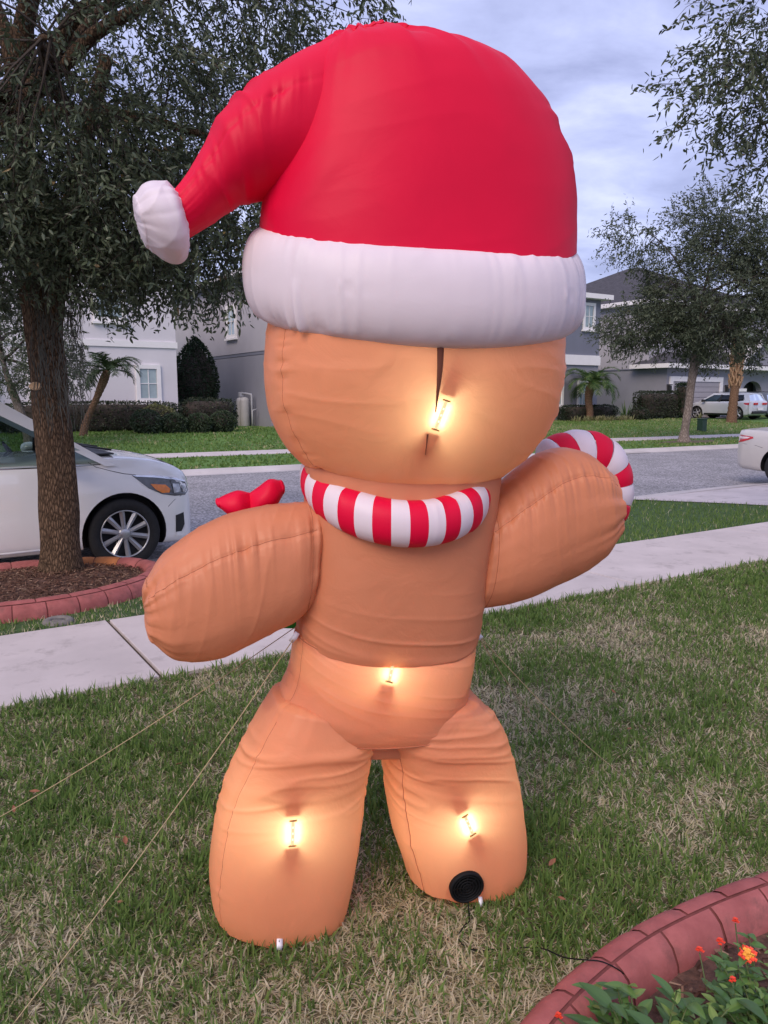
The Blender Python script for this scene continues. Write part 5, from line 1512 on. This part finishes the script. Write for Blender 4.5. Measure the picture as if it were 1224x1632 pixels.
mt = np.array(W(24.2, 17.8, 0.0))
make_tree('street_tree', 'slender pale trunked oak on the far verge, with a feathery dark crown', mt,
    [mt + np.array(v) for v in ([0, 0, -.08], [0, 0, .12], [.08, 0, 1.0], [.14, 0, 2.0], [.22, 0, 2.75], [.3, 0, 3.6], [.4, 0, 5.0])], [.26, .19, .15, .14, .15, .10, .05],
    [(mt + np.array([.75, 0, 5.0]), (2.5, 2.4, 2.2), 6.5), (mt + np.array([-1.5, 0, 4.0]), (1.9, 1.2, .85), 1.6), (mt + np.array([2.6, .2, 4.6]), (1.9, 1.6, 1.9), 3), (mt + np.array([1.4, 0, 6.8]), (1.8, 1.5, 1.2), 1.4), (mt + np.array([-1.9, .2, 7.0]), (1.4, .8, 1.0), .6), (mt + np.array([.6, .2, 8.0]), (1.5, 1.0, .8), .6)],
    4600, 12, (.125, .038), M['oak_leaf_far'], M['bark_far'], 'street oaks', 303, limbs=14, hole=.40, hole_s=.8, twig_len=.55, bark_disp=.008, limb_r=.07)
# bare mulch patch under it is part of the far verge
ap = np.linspace(0, 2*math.pi, 31)[:-1]
quad_sheet('mulch_patch', [(24.2 + 1.5*math.cos(a)*(1 + .15*math.sin(5*a)), 17.6 + .62*math.sin(a)*(1 + .15*math.cos(4*a)), -.008) for a in ap], M['soil'])

st2 = np.array(W(6.2, 20.0, 0.0)) + np.array([-5.3, 3.2, .0])
make_tree('young_oak', 'small leafy oak in front of the white house, left of the big trunk', st2,
    [st2 + np.array(v) for v in ([0, 0, -.1], [0, 0, .3], [-.2, 0, 1.2], [-.5, 0, 2.2], [-.7, 0, 3.4]) ], [.17, .14, .12, .09, .05],
    [(st2 + np.array([-.2, 0, 3.1]), (1.9, 1.6, 1.5), 6), (st2 + np.array([.8, 0, 2.5]), (1.2, 1, .9), 2)],
    900, 11, (.10, .035), M['oak_leaf_far'], M['bark_far'], 'street oaks', 404, limbs=6, hole=.36, twig_len=.4, limb_r=.06)

# ------------------------------------------------------------------ shrubs, hedges, palms
def shrub(name, label, cat, s, d, z, shape, radii, n, leaf, mat, group=None, seed=1, noise=.16, tone_mul=1.0):
    """leaves lying over a clipped ball ('ball'), a hedge box ('box') or a column ('cone')"""
    global rng
    rng = np.random.default_rng(seed)
    root = thing(name, label, cat, W(s, d, z), PHI, group)
    rx, ry, rz = radii
    dv = rng.normal(size=(n, 3)); dv /= np.linalg.norm(dv, axis=1)[:, None]
    if shape == 'ball': P = dv
    elif shape == 'box': P = dv / (np.sum(np.abs(dv) ** 7, 1) ** (1/7))[:, None]
    else:
        P = dv / (np.sum(np.abs(dv) ** 2.4, 1) ** (1/2.4))[:, None]; P[:, :2] *= (1 - .38 * np.clip(P[:, 2], 0, 1) ** 1.6)[:, None]
    bump = 1 - noise * vnoise(P[:, 0]*3.1 + P[:, 2]*2.3 + seed, P[:, 1]*3.3 - P[:, 2]*1.7, seed)
    P = P * bump[:, None] * (1 - rng.exponential(.05, n))[:, None]
    P = P * np.array([rx, ry, rz]) + np.array([0, 0, rz])
    U = dv + rng.normal(0, .7, (n, 3))
    tone = np.clip(rng.beta(2, 2.4, n) * .7 + .45 * (vnoise(P[:, 0]*4, P[:, 2]*4 + P[:, 1]*3, seed) - .3), 0, 1) * tone_mul
    leaves_mesh('leaves', P, U, leaf[0]*rng.uniform(.6, 1.3, n), leaf[1]*rng.uniform(.7, 1.3, n), mat, root, tone, world=False)
    # added solid dark core, so the shrub stays opaque between the leaves
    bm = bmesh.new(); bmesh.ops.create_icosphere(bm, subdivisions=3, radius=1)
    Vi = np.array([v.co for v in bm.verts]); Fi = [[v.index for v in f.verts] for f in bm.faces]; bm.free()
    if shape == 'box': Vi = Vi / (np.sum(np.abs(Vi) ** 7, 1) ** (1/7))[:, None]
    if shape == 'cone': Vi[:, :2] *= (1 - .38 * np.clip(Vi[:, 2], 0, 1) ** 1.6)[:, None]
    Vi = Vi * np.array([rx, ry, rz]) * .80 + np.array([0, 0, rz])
    mesh('dark_core', Vi, Fi, M['branch'], root, True)
    return root

Z1 = 0.24
for i, (s, d, r, lab) in enumerate([(7.95, 28.9, .60, 'leftmost clipped ball shrub in front of the dark hedge'), (8.9, 28.7, .50, 'second ball shrub from the left, low and rounded by the hedge'),
                                    (9.85, 28.6, .50, 'small round ball shrub third from left, at the white house corner'), (10.8, 28.7, .54, 'rightmost ball shrub of the row, beside the open lawn')]):
    shrub('ball_shrub', lab, 'shrub', s, d, Z1 - .08, 'ball', (r, r, r * .84), 2600, (.085, .04), M['ball_leaf'], 'ball shrubs before the white house', 500 + i)
shrub('hedge', 'long dark clipped hedge along the foot of the white house', 'hedge', 6.5, 30.55, Z1 - .05, 'box', (3.4, .40, .62), 7000, (.09, .04), M['hedge'], None, 511, .12)
shrub('hedge', 'brown green hedge filling the gap beyond the white house corner', 'hedge', 11.0, 31.0, Z1 - .05, 'box', (1.25, .7, .68), 3600, (.09, .04), M['hedge'], None, 512, .2)
shrub('hedge', 'low dark hedge along the side wall by the beige tanks', 'hedge', 12.9, 34.6, Z1 - .05, 'box', (.7, .9, .42), 1800, (.09, .04), M['hedge'], None, 513, .15)
shrub('flowering_shrub', 'pale speckled shrub bulging from the middle of the hedge', 'shrub', 8.7, 30.25, Z1, 'ball', (.85, .45, .55), 2600, (.08, .04), M['liriope'], None, 514, .2, .55)
shrub('cypress', 'tall dark green columnar cypress between the two houses', 'shrub', 11.75, 34.4, Z1, 'cone', (1.05, 1.05, 2.05), 8500, (.11, .045), M['cypress'], None, 515, .22)
shrub('hedge', 'dark clipped hedge along the side wall of the garage house', 'hedge', 38.6, 30.2, .24, 'box', (2.0, .6, .85), 6000, (.10, .045), M['hedge'], None, 516, .08)
shrub('hedge', 'taller square end of the hedge beside the garage door', 'hedge', 40.05, 29.7, .24, 'box', (.38, .4, 1.08), 2600, (.10, .045), M['cypress'], None, 517, .06)
shrub('hedge', 'low hedge behind the striped grass at the blue grey house', 'hedge', 32.6, 30.2, .22, 'box', (2.2, .4, .46), 3800, (.10, .045), M['hedge'], None, 518, .12)
shrub('low_shrub', 'small dim shrub at the end of the striped grass border', 'shrub', 35.6, 29.2, .2, 'ball', (.75, .5, .40), 1800, (.09, .04), M['hedge'], None, 519, .2)

def strap_plant(parent, n, length, width, spread, mat, seed, base_r, name='leaves', tone=None, arch=1.0, droop=.8):
    """arching strap leaves from a clump"""
    r_ = np.random.default_rng(seed)
    V, Fc, T = [], [], []
    for k in range(n):
        a = r_.uniform(0, 2*math.pi); rr = base_r * math.sqrt(r_.uniform())
        b = np.array([rr * math.cos(r_.uniform(0, 6.3)), rr * math.sin(r_.uniform(0, 6.3)), 0])
        l = length * r_.uniform(.6, 1.2); el = r_.uniform(.5, 1.35) * arch
        d = np.array([math.cos(a), math.sin(a), 0]); s_ = np.array([-d[1], d[0], 0]); i0 = len(V); t_ = r_.uniform(0, 1)
        for q in (0, .35, .7, 1.0):
            p = b + d * (l * q * math.cos(el) * spread) + np.array([0, 0, l * q * math.sin(el) - droop * l * q * q * .45])
            w_ = width * (1 - q ** 3) * .5 + .001
            V += [p - s_ * w_, p + s_ * w_]; T += [t_, t_]
        for q in range(3): Fc.append((i0 + 2*q, i0 + 2*q + 1, i0 + 2*q + 3, i0 + 2*q + 2))
    o = mesh(name, V, Fc, mat, parent, False, attr={'tone': T}); o['kind'] = 'stuff'
    return o
lr = thing('striped_grass_border', 'clumped border of pale striped grass in front of the right palm', 'ornamental grass', W(33.2, 29.2, .2), PHI)
r_ = np.random.default_rng(3)
for k in range(26):
    c = strap_plant(lr, 46, .62, .035, .9, M['liriope'], 700 + k, .10, 'tuft')
    c.location = (r_.uniform(-2.3, 1.9), r_.uniform(-.35, .45), 0)
yc = thing('yucca', 'spiky upright plant with long leaves beside the right palm', 'plant', W(35.2, 29.8, .25), PHI)
strap_plant(yc, 38, 1.25, .06, .8, M['palm_leaf'], 741, .08, 'leaves', None, 1.0, .25)
yc2 = thing('agave', 'tiny spiky plant at the left corner of the garage door', 'plant', W(40.6, 28.9, .25), PHI)
strap_plant(yc2, 22, .55, .04, .8, M['liriope'], 742, .04, 'leaves', None, 1.0, .2)

def palm(name, label, base, path, rads, n, flen, seed, mat, droop=1.0, group='palms across the street'):
    r_ = np.random.default_rng(seed)
    root = thing(name, label, 'palm', tuple(base), 0, group)
    P = np.array([np.array(base) + np.array(p) for p in path])
    tk = np.arange(len(P)) * 1.0
    t = np.linspace(0, len(P) - 1, 40)
    Pi = smooth_interp(tk, P, t); ri = smooth_interp(tk, np.array(rads, float), t)[:, 0]
    ri = ri * (1 + .06 * np.sin(t * 26))
    V, Fc = tube_arrays(Pi, ri, 20); mesh('trunk', V, Fc, M['bark_palm'], root, True, True)
    top = Pi[-1]
    for k in range(n):
        az = k * 2.399 + r_.uniform(-.2, .2); el0 = r_.uniform(.1, 1.35) - .25
        d = np.array([math.cos(az), math.sin(az), 0]); s_ = np.array([-d[1], d[0], 0.0])
        l = flen * r_.uniform(.8, 1.15)
        pts = []
        for q in np.linspace(0, 1, 12):
            ang = el0 - droop * 1.5 * q * q
            pts.append((pts[-1] if pts else top) + (d * math.cos(ang) + np.array([0, 0, math.sin(ang)])) * (l / 11 if pts else 0))
        pts = np.array(pts)
        V, Fc = tube_arrays(pts, np.linspace(.022, .006, 12), 4)
        V = list(V); Fc = list(Fc); T = [.6] * len(V)
        dn = np.gradient(pts, axis=0); dn /= np.linalg.norm(dn, axis=1)[:, None]
        nl = 34
        for j in range(nl):
            q = .12 + .88 * j / nl; i_ = q * 11; a_ = int(min(i_, 10)); fr = i_ - a_
            p = pts[a_] * (1 - fr) + pts[a_+1] * fr; u = dn[a_]
            ll = flen * .30 * (math.sin(math.pi * min(1, q * .85 + .15)) ** .6 + .15)
            up = np.cross(s_, u)
            for sd in (-1, 1):
                dr = u * .75 + s_ * sd * .8 - up * 0.15 + np.array([0, 0, -.18])
                dr = dr / np.linalg.norm(dr) + r_.normal(0, .06, 3)
                e = p + dr * ll + np.array([0, 0, -.14 * ll]); m_ = p + dr * ll * .5
                wv = u * .016; b0 = len(V); tt = r_.uniform(0, 1)
                V += [p - wv, p + wv, m_ + wv, m_ - wv, e]; T += [tt] * 5
                Fc += [(b0, b0+1, b0+2, b0+3), (b0+3, b0+2, b0+4)]
        mesh('frond', V, Fc, mat, root, False, True, {'tone': T})
    return root, Pi
palm('pygmy_palm', 'leaning palm with a pale foot and drooping fronds by the white house', W(5.6, 28.6, .2), [(0, 0, -.1), (.15, 0, .5), (.55, 0, 1.3), (.85, 0, 1.95), (1.0, 0, 2.3)], [.15, .12, .11, .15, .12], 18, 1.35, 61, M['palm_dark'], 1.15)
palm('pygmy_palm', 'bushy upright palm at the corner of the blue grey house, right of the inflatable', W(32.1, 29.7, .22), [(0, 0, -.1), (.05, 0, .5), (-.05, 0, 1.2), (0, 0, 1.75), (.1, 0, 2.1)], [.20, .19, .20, .24, .16], 32, 1.75, 62, M['palm_leaf'], 1.25)
sb_ = np.array(W(38.2, 25.2, .16))
sab, sPi = palm('cabbage_palm', 'tall palm with a trunk crossed by split leaf boots, behind the street tree', sb_, [(0, 0, -.1), (.02, 0, .8), (.06, 0, 1.8), (.08, 0, 3.0), (.1, 0, 4.4), (.1, 0, 4.9)], [.30, .24, .22, .25, .25, .18], 18, 2.0, 63, M['palm_leaf'], 1.0)
M['boot'] = pmat('leaf_boot', (0.36, 0.22, 0.13), 0.85, 0.3, 12)
for k in range(64):
    z = 2.0 + (k / 64) * 2.6; az = k * 2.399
    c = sPi[int(np.argmin(np.abs(sPi[:, 2] - sb_[2] - z)))]
    d = np.array([math.cos(az), math.sin(az), 0]); s_ = np.array([-d[1], d[0], 0])
    V, Fc = [], []
    for sd in (-1, 1):
        V0 = [c + d*.23 + s_*sd*.14 + np.array([0, 0, -.12]), c + d*.25 + s_*sd*.07 + np.array([0, 0, -.15]), c + d*.33 + s_*0.0 + np.array([0, 0, .16]), c + d*.30 + s_*sd*.045 + np.array([0, 0, .20]), c + d*.37 + s_*sd*.01 + np.array([0, 0, .34]), c + d*.35 + s_*sd*.03 + np.array([0, 0, .35])]
        b0 = len(V); V += V0; Fc += [(b0, b0+1, b0+2, b0+3), (b0+3, b0+2, b0+4, b0+5)]
    o = mesh('leaf_boot', V, Fc, M['boot'], sab, False, True)
    sm = o.modifiers.new('thick', 'SOLIDIFY'); sm.thickness = .03

# near flower bed: a broad-leaved shrub and a lantana
M['near_leaf'] = M['shrub_leaf']
def leaf_obj_mesh(l, w, tone, name='leaf', nseg=6, curl=.25):
    V, Fc, T = [], [], []
    for i in range(nseg + 1):
        q = i / nseg
        wd = w * .5 * (math.sin(math.pi * min(1, q ** .8 * .97 + .015)) ** .8) * (1 - .1 * q)
        z = -curl * l * q * q
        for j, sx in enumerate((-1, -.5, 0, .5, 1)):
            V.append((q * l, sx * wd, z + abs(sx) * wd * .28)); T.append(tone + (.10 if sx == 0 else 0))
    for i in range(nseg):
        for j in range(4): Fc.append((i*5+j, i*5+j+1, (i+1)*5+j+1, (i+1)*5+j))
    me_o = mesh(name, V, Fc, M['shrub_leaf'], None, True, attr={'tone': T})
    return me_o
protos = [leaf_obj_mesh(l, w, t, 'leaf', 6, c) for l, w, t, c in [(.078, .034, .32, .2), (.070, .032, .48, .12), (.060, .030, .62, .3), (.085, .036, .22, .28), (.050, .026, .86, .1), (.065, .033, .40, .4)]]
pm = [p.data for p in protos]
for p in protos: bpy.data.objects.remove(p)
small = [leaf_obj_mesh(l, w, t, 'leaf', 4, c) for l, w, t, c in [(.045, .026, .30, .3), (.038, .022, .55, .3), (.032, .018, .75, .2)]]
smm = [p.data for p in small]
for p in small: bpy.data.objects.remove(p)
def place_leaf(parent, pos, az, el, roll, me, sc_=1.0):
    o = bpy.data.objects.new('leaf', me); COL.objects.link(o); o.parent = parent
    o.location = pos; o.rotation_euler = (roll, -el, az); o.scale = (sc_,)*3
    return o
def stemmed_plant(name, label, cat, base, stems, meshes, seed, per, flowers=0, group=None):
    r_ = random.Random(seed)
    root = thing(name, label, cat, base, 0, group)
    tips = []
    for (dx, dy, h) in stems:
        p0 = np.array([dx*.25, dy*.25, 0.0]); p1 = np.array([dx, dy, h]); mid = np.array([dx*.5, dy*.5, h*.6])
        t = np.linspace(0, 1, 9)[:, None]
        pth = p0*(1-t)**2 + 2*mid*t*(1-t) + p1*t**2
        V, Fc = tube_arrays(pth, np.linspace(.0035, .0018, 9), 5); mesh('stem', V, Fc, M['stem'], root, True)
        tips.append(p1)
        n = per
        for k in range(n):
            q = .25 + .75 * (k + 1) / n
            p = np.array([np.interp(q, t[:, 0], pth[:, i]) for i in range(3)])
            az = k * 2.399 + r_.uniform(-.4, .4)
            place_leaf(root, p, az, r_.uniform(.05, .55) + .35 * q * r_.random(), r_.uniform(-.3, .3), r_.choice(meshes), r_.uniform(.75, 1.2) * (.7 + .3 * math.sin(math.pi * min(1, 1.25 - q * .5))))
    return root, tips
base = gnd(1010, 1700, 0.0)
rs = random.Random(5)
def cluster_stems(cx, cy, n, rad, h0, h1): return [(cx + rs.uniform(-rad, rad), cy + rs.uniform(-rad, rad), rs.uniform(h0, h1)) for _ in range(n)]
bs = np.array([.62, 1.55, .0])
stemmed_plant('broad_leaved_shrub', 'glossy broad leaved green shrub leaning over the curb in the near corner', 'shrub', tuple(bs),
    cluster_stems(.06, .0, 36, .18, .09, .19) + cluster_stems(-.10, -.12, 8, .10, .08, .15) + [(-.16, -.01, .17), (-.05, .09, .15), (.08, .10, .19)], pm, 5, 11)
bs2 = np.array([.93, 1.62, .0])
lan, tips = stemmed_plant('lantana', 'lantana with small leaves and clusters of red and orange flowers', 'flowering plant', tuple(bs2),
    cluster_stems(.06, .0, 44, .22, .08, .19) + [(-.02, .16, .22), (-.08, .13, .19), (.08, .18, .22), (.03, .22, .20)], smm, 6, 16)
def flower_head(parent, pos, n=14, r=.020):
    fo = bpy.data.objects.new('flower_head', None); COL.objects.link(fo); fo.parent = parent; fo.location = pos
    for k in range(n):
        q = k / n; az = k * 2.399; rr = r * math.sqrt(q); z = .010 * (1 - q)
        c = np.array([rr*math.cos(az), rr*math.sin(az), z]); V, Fc = [tuple(c)], []
        for j in range(8):
            a = j * math.pi/4; w = .0065 if j % 2 == 0 else .0045
            V.append((c[0] + w*math.cos(a), c[1] + w*math.sin(a), c[2] + .002))
        Fc = [(0, 1+j, 1+(j+1) % 8) for j in range(8)]
        mesh('petal', V, Fc, M['petal_orange'] if (q < .36 and n > 20) else M['petal_red'], fo, False)
    return fo
for (x, y, n, r) in [(1191, 1522, 22, .021), (1148, 1503, 8, .009), (1115, 1517, 7, .008), (1172, 1470, 6, .006), (890, 1622, 6, .006), (1168, 1565, 5, .006)]:
    z = .20 if x > 1000 else .12
    p = gnd(x, y, z); fo = flower_head(lan, (p[0]-bs2[0], p[1]-bs2[1], z), n, r)
    if n > 20: fo.rotation_euler = (.5, -.1, 0)
    V, Fc = tube_arrays([np.array([p[0]-bs2[0], p[1]-bs2[1], z - .003]), np.array([(p[0]-bs2[0])*.9, (p[1]-bs2[1])*.85, z*.6]), np.array([(p[0]-bs2[0])*.5, (p[1]-bs2[1])*.4, 0])], .0018, 5)
    mesh('stem', V, Fc, M['stem'], lan, True)

# ------------------------------------------------------------------ grass
rng = np.random.default_rng(77)
def blades(name, XY, z0, H, Wd, lean, tone, mat, flat=None, sag=.5):
    n = len(XY)
    az = rng.uniform(0, 2*math.pi, n)
    d = np.stack([np.cos(az), np.sin(az), np.zeros(n)], 1)
    tw = az + math.pi/2 + rng.normal(0, .5, n)
    s_ = np.stack([np.cos(tw), np.sin(tw), np.zeros(n)], 1)
    b = np.concatenate([XY, np.full((n, 1), 0.0)], 1); b[:, 2] = z0
    H, Wd, lean = H[:, None], Wd[:, None], lean[:, None]
    def pt(q):
        ang = lean + sag * q * lean
        return b + d * (H * q * np.sin(np.minimum(ang, 1.52))) + np.array([0, 0, 1.0]) * (H * q * np.cos(np.minimum(ang, 1.50)))
    m1, tp = pt(.5), pt(1.0)
    V = np.stack([b - s_*Wd*.5, b + s_*Wd*.5, m1 + s_*Wd*.48, m1 - s_*Wd*.48, tp], 1).reshape(-1, 3)
    i = np.arange(n)[:, None] * 5
    Fc = np.concatenate([i + np.array([[0, 1, 2]]), i + np.array([[0, 2, 3]]), i + np.array([[3, 2, 4]])], 0)
    o = mesh(name, V, Fc, mat, None, False, attr={'tone': np.repeat(tone, 5)})
    o['kind'] = 'stuff'
    return o

def sd_of(XY): return XY[:, 0]*SV[0] + XY[:, 1]*SV[1], XY[:, 0]*DV[0] + XY[:, 1]*DV[1]
def fbm(XY, s, seed): return (vnoise(XY[:, 0]/s, XY[:, 1]/s, seed) + .5*vnoise(XY[:, 0]/s*2.1, XY[:, 1]/s*2.1, seed+1) + .25*vnoise(XY[:, 0]/s*4.3, XY[:, 1]/s*4.3, seed+2)) / 1.75
def scatter(n, ymin, ymax, dens_pow, margin=.35):
    """points over the ground in view, thinning with distance"""
    u = rng.uniform(0, 1, n)
    a, b = ymin ** (2 - dens_pow), ymax ** (2 - dens_pow)
    y = (a + (b - a) * u) ** (1 / (2 - dens_pow))
    x = rng.uniform(-1, 1, n) * (y * .56 + margin)
    return np.stack([x, y], 1)

def dryness(XY):
    s, d = sd_of(XY); x, y = XY[:, 0], XY[:, 1]
    v = .61 + 1.45 * (fbm(XY, .55, 5) - .5) + .55 * (fbm(XY, .13, 9) - .5)
    v += .20 * np.exp(-((x - 1.25)/.75)**2 - ((y - 4.1)/1.0)**2)                  # straw patch right of the figure
    v += .12 * np.clip((2.6 - y) / .6, 0, 1)
    v -= .14 * np.exp(-((x + .9)/.6)**2 - ((y - 3.1)/.8)**2)
    v -= .22 * np.exp(-((d - 4.0)/.3)**2) * (x > .6)
    v += .06 * np.exp(-((d - 4.1)/.16)**2)
    return v

def fig_foot(XY):
    """under the inflatable's feet"""
    c1, c2 = fig(452, 1454), fig(738, 1394)
    def inside(c, rx, ry): 
        q = (XY - c[:2]) @ np.array([[.9578, -.2873], [.2873, .9578]])
        return (np.abs(q[:, 0]/rx)**3 + np.abs(q[:, 1]/ry)**3) < 1
    return inside(c1, .155, .12) | inside(c2, .14, .115)

NB = 400000
XY = scatter(NB, 1.1, 9.2, 1.15, .7)
tuft = rng.integers(0, NB // 9, NB)
sel_ = rng.uniform(0, 1, NB) < .5
XY[sel_] = XY[tuft[sel_]] + rng.normal(0, .011, (sel_.sum(), 2))
s_, d_ = sd_of(XY)
ok = (d_ < 4.26 + .05 * (vnoise(s_*9, s_*0, 4) - .4)) & (in_bed(XY, bed_path) < -.015) & ~fig_foot(XY)
XY = XY[ok]; n = len(XY)
s_, d_ = sd_of(XY)
dr = dryness(XY)
dry = rng.uniform(0, 1, n) < np.clip(dr, .06, .9)
tone = np.where(dry, .66 + .34 * rng.beta(1.6, 1.8, n), .56 * rng.beta(2.2, 2.2, n))
dist = np.hypot(XY[:, 0], XY[:, 1])
H = np.where(dry, rng.uniform(.025, .055, n), rng.uniform(.032, .072, n)) * (1 + .35 * (fbm(XY, .35, 20) - .5))
edge = np.exp(-((d_ - 4.24)/.06)**2); H *= 1 + .25 * edge
Wd = np.where(dry, rng.uniform(.0028, .0058, n), rng.uniform(.0030, .0084, n)) * np.clip(.8 + .09 * dist, .9, 1.6)
lean = np.where(dry, rng.uniform(.45, 1.45, n), np.abs(rng.normal(.5, .38, n)))
blades('lawn_grass', XY, -.012, H, Wd, lean, tone, M['grass'])
# verge between the pavement and the kerb
XY = scatter(120000, 4.2, 14.0, 1.2, .6)
s_, d_ = sd_of(XY)
ringd = np.hypot(((XY - ring_c[:2]) @ SV[:2]) / 1.12, ((XY - ring_c[:2]) @ DV[:2]) / .86)
lidd = np.hypot(s_ - .90, d_ - 5.82)
ve = np.array([verge_edge(v) for v in s_])
ok = (d_ > 5.61 + .04*vnoise(s_*8, s_*0, 6)) & (d_ < ve + .02) & (ringd > 1) & (lidd > .10) & ~((s_ > 11.45 - .58 * np.clip(d_ - 5.63, 0, 3)) )
XY = XY[ok]; n = len(XY); s_, d_ = sd_of(XY)
dr = np.where(s_ < 3.0, .48 + .9*(fbm(XY, .3, 31) - .5), .05)
dry = rng.uniform(0, 1, n) < dr
tone = np.where(dry, .62 + .3*rng.beta(1.6, 1.8, n), .12 + .40*rng.beta(2, 2.2, n))
blades('verge_grass', XY, -.03 - .03*np.clip((d_ - 5.7)/2, 0, 1), rng.uniform(.045, .09, n) * np.where(s_ < 3, .8, 1.15), rng.uniform(.006, .011, n), np.abs(rng.normal(.45, .35, n)), tone, M['grass'])
# far verge and lawns: coarser tufts that break up the surface
s_ = rng.uniform(-4, 60, 90000); d_ = rng.uniform(16.2, 31, 90000)
fe = 16.45 - .052*(s_ - 6) + .57; fw = 20.25 - .073*(s_ - 7)
ok = (d_ > fe) & ~((d_ > fw - .03) & (d_ < fw + 1.49)) & ~((s_ > 40.3) & (s_ < 46.5)) & ~((s_ > 14.2) & (s_ < 19.8) & (d_ < 20)) & ~(np.hypot((s_ - 24.2)/1.4, (d_ - 17.6)/.6) < 1)
s_, d_ = s_[ok], d_[ok]; fw = fw[ok]
XY = s_[:, None]*SV[:2] + d_[:, None]*DV[:2]; n = len(XY)
t_ = np.clip((d_ - fw - 1.45)/9, 0, 1); zz = np.where(d_ < fw, -.03, -.012 + .30*t_*t_*(3 - 2*t_))
dr = np.clip(.12 + 1.3*(fbm(XY, 3.0, 41) - .5) + .16*np.clip((s_ - 14)/8, -.8, 1), .02, .6)
dry = rng.uniform(0, 1, n) < dr
tone = np.where(dry, .56 + .14*rng.beta(2, 2, n), .14 + .30*rng.beta(2, 2, n) + .12*np.clip((s_ - 14)/8, 0, 1))
blades('far_grass', XY, zz, rng.uniform(.05, .10, n), rng.uniform(.03, .06, n), np.abs(rng.normal(.5, .35, n)), tone, M['grass'])

# fallen leaves
for i, (x, y, l, lab) in enumerate([(192, 1438, .045, 'orange brown fallen leaf lying by the left tether rope'), (22, 1290, .05, 'curled brown leaf near the left edge of the lawn'), (55, 1262, .06, 'long brown leaf beside the far left rope'),
                                    (200, 1340, .06, 'yellow brown curled leaf in the green grass left of the leg'), (187, 1335, .03, 'tiny orange leaf in the grass left of the leg'), (977, 1102, .05, 'reddish leaf on the dry patch right of the figure'), (1003, 1162, .045, 'small bright orange leaf on the lawn at right'),
                                    (895, 1432, .035, 'brown leaf in the shaded grass near the right foot'), (285, 1218, .05, 'pinkish dead leaf caught under the near rope'), (880, 1375, .06, 'long pale brown leaf right of the blower leg')]):
    l *= .72; p = gnd(x, y, .035)
    V, Fc = [], []
    for k in range(7):
        q = k / 6; w = l * .20 * math.sin(math.pi * min(1, q*.93 + .05))
        for sx in (-1, 0, 1): V.append((q*l - l/2, sx*w, abs(sx)*w*.6 + l*.35*(q - .5)**2))
    for k in range(6):
        for j in range(2): Fc.append((k*3+j, k*3+j+1, (k+1)*3+j+1, (k+1)*3+j))
    o = mesh('fallen_leaf', V, Fc, M['dead_leaf'], None, True)
    o.location = tuple(p); o.rotation_euler = (random.uniform(-.4, .4), random.uniform(-.4, .4), random.uniform(0, 6.28))
    tag(o, lab, 'leaf', 'fallen leaves on the lawn')
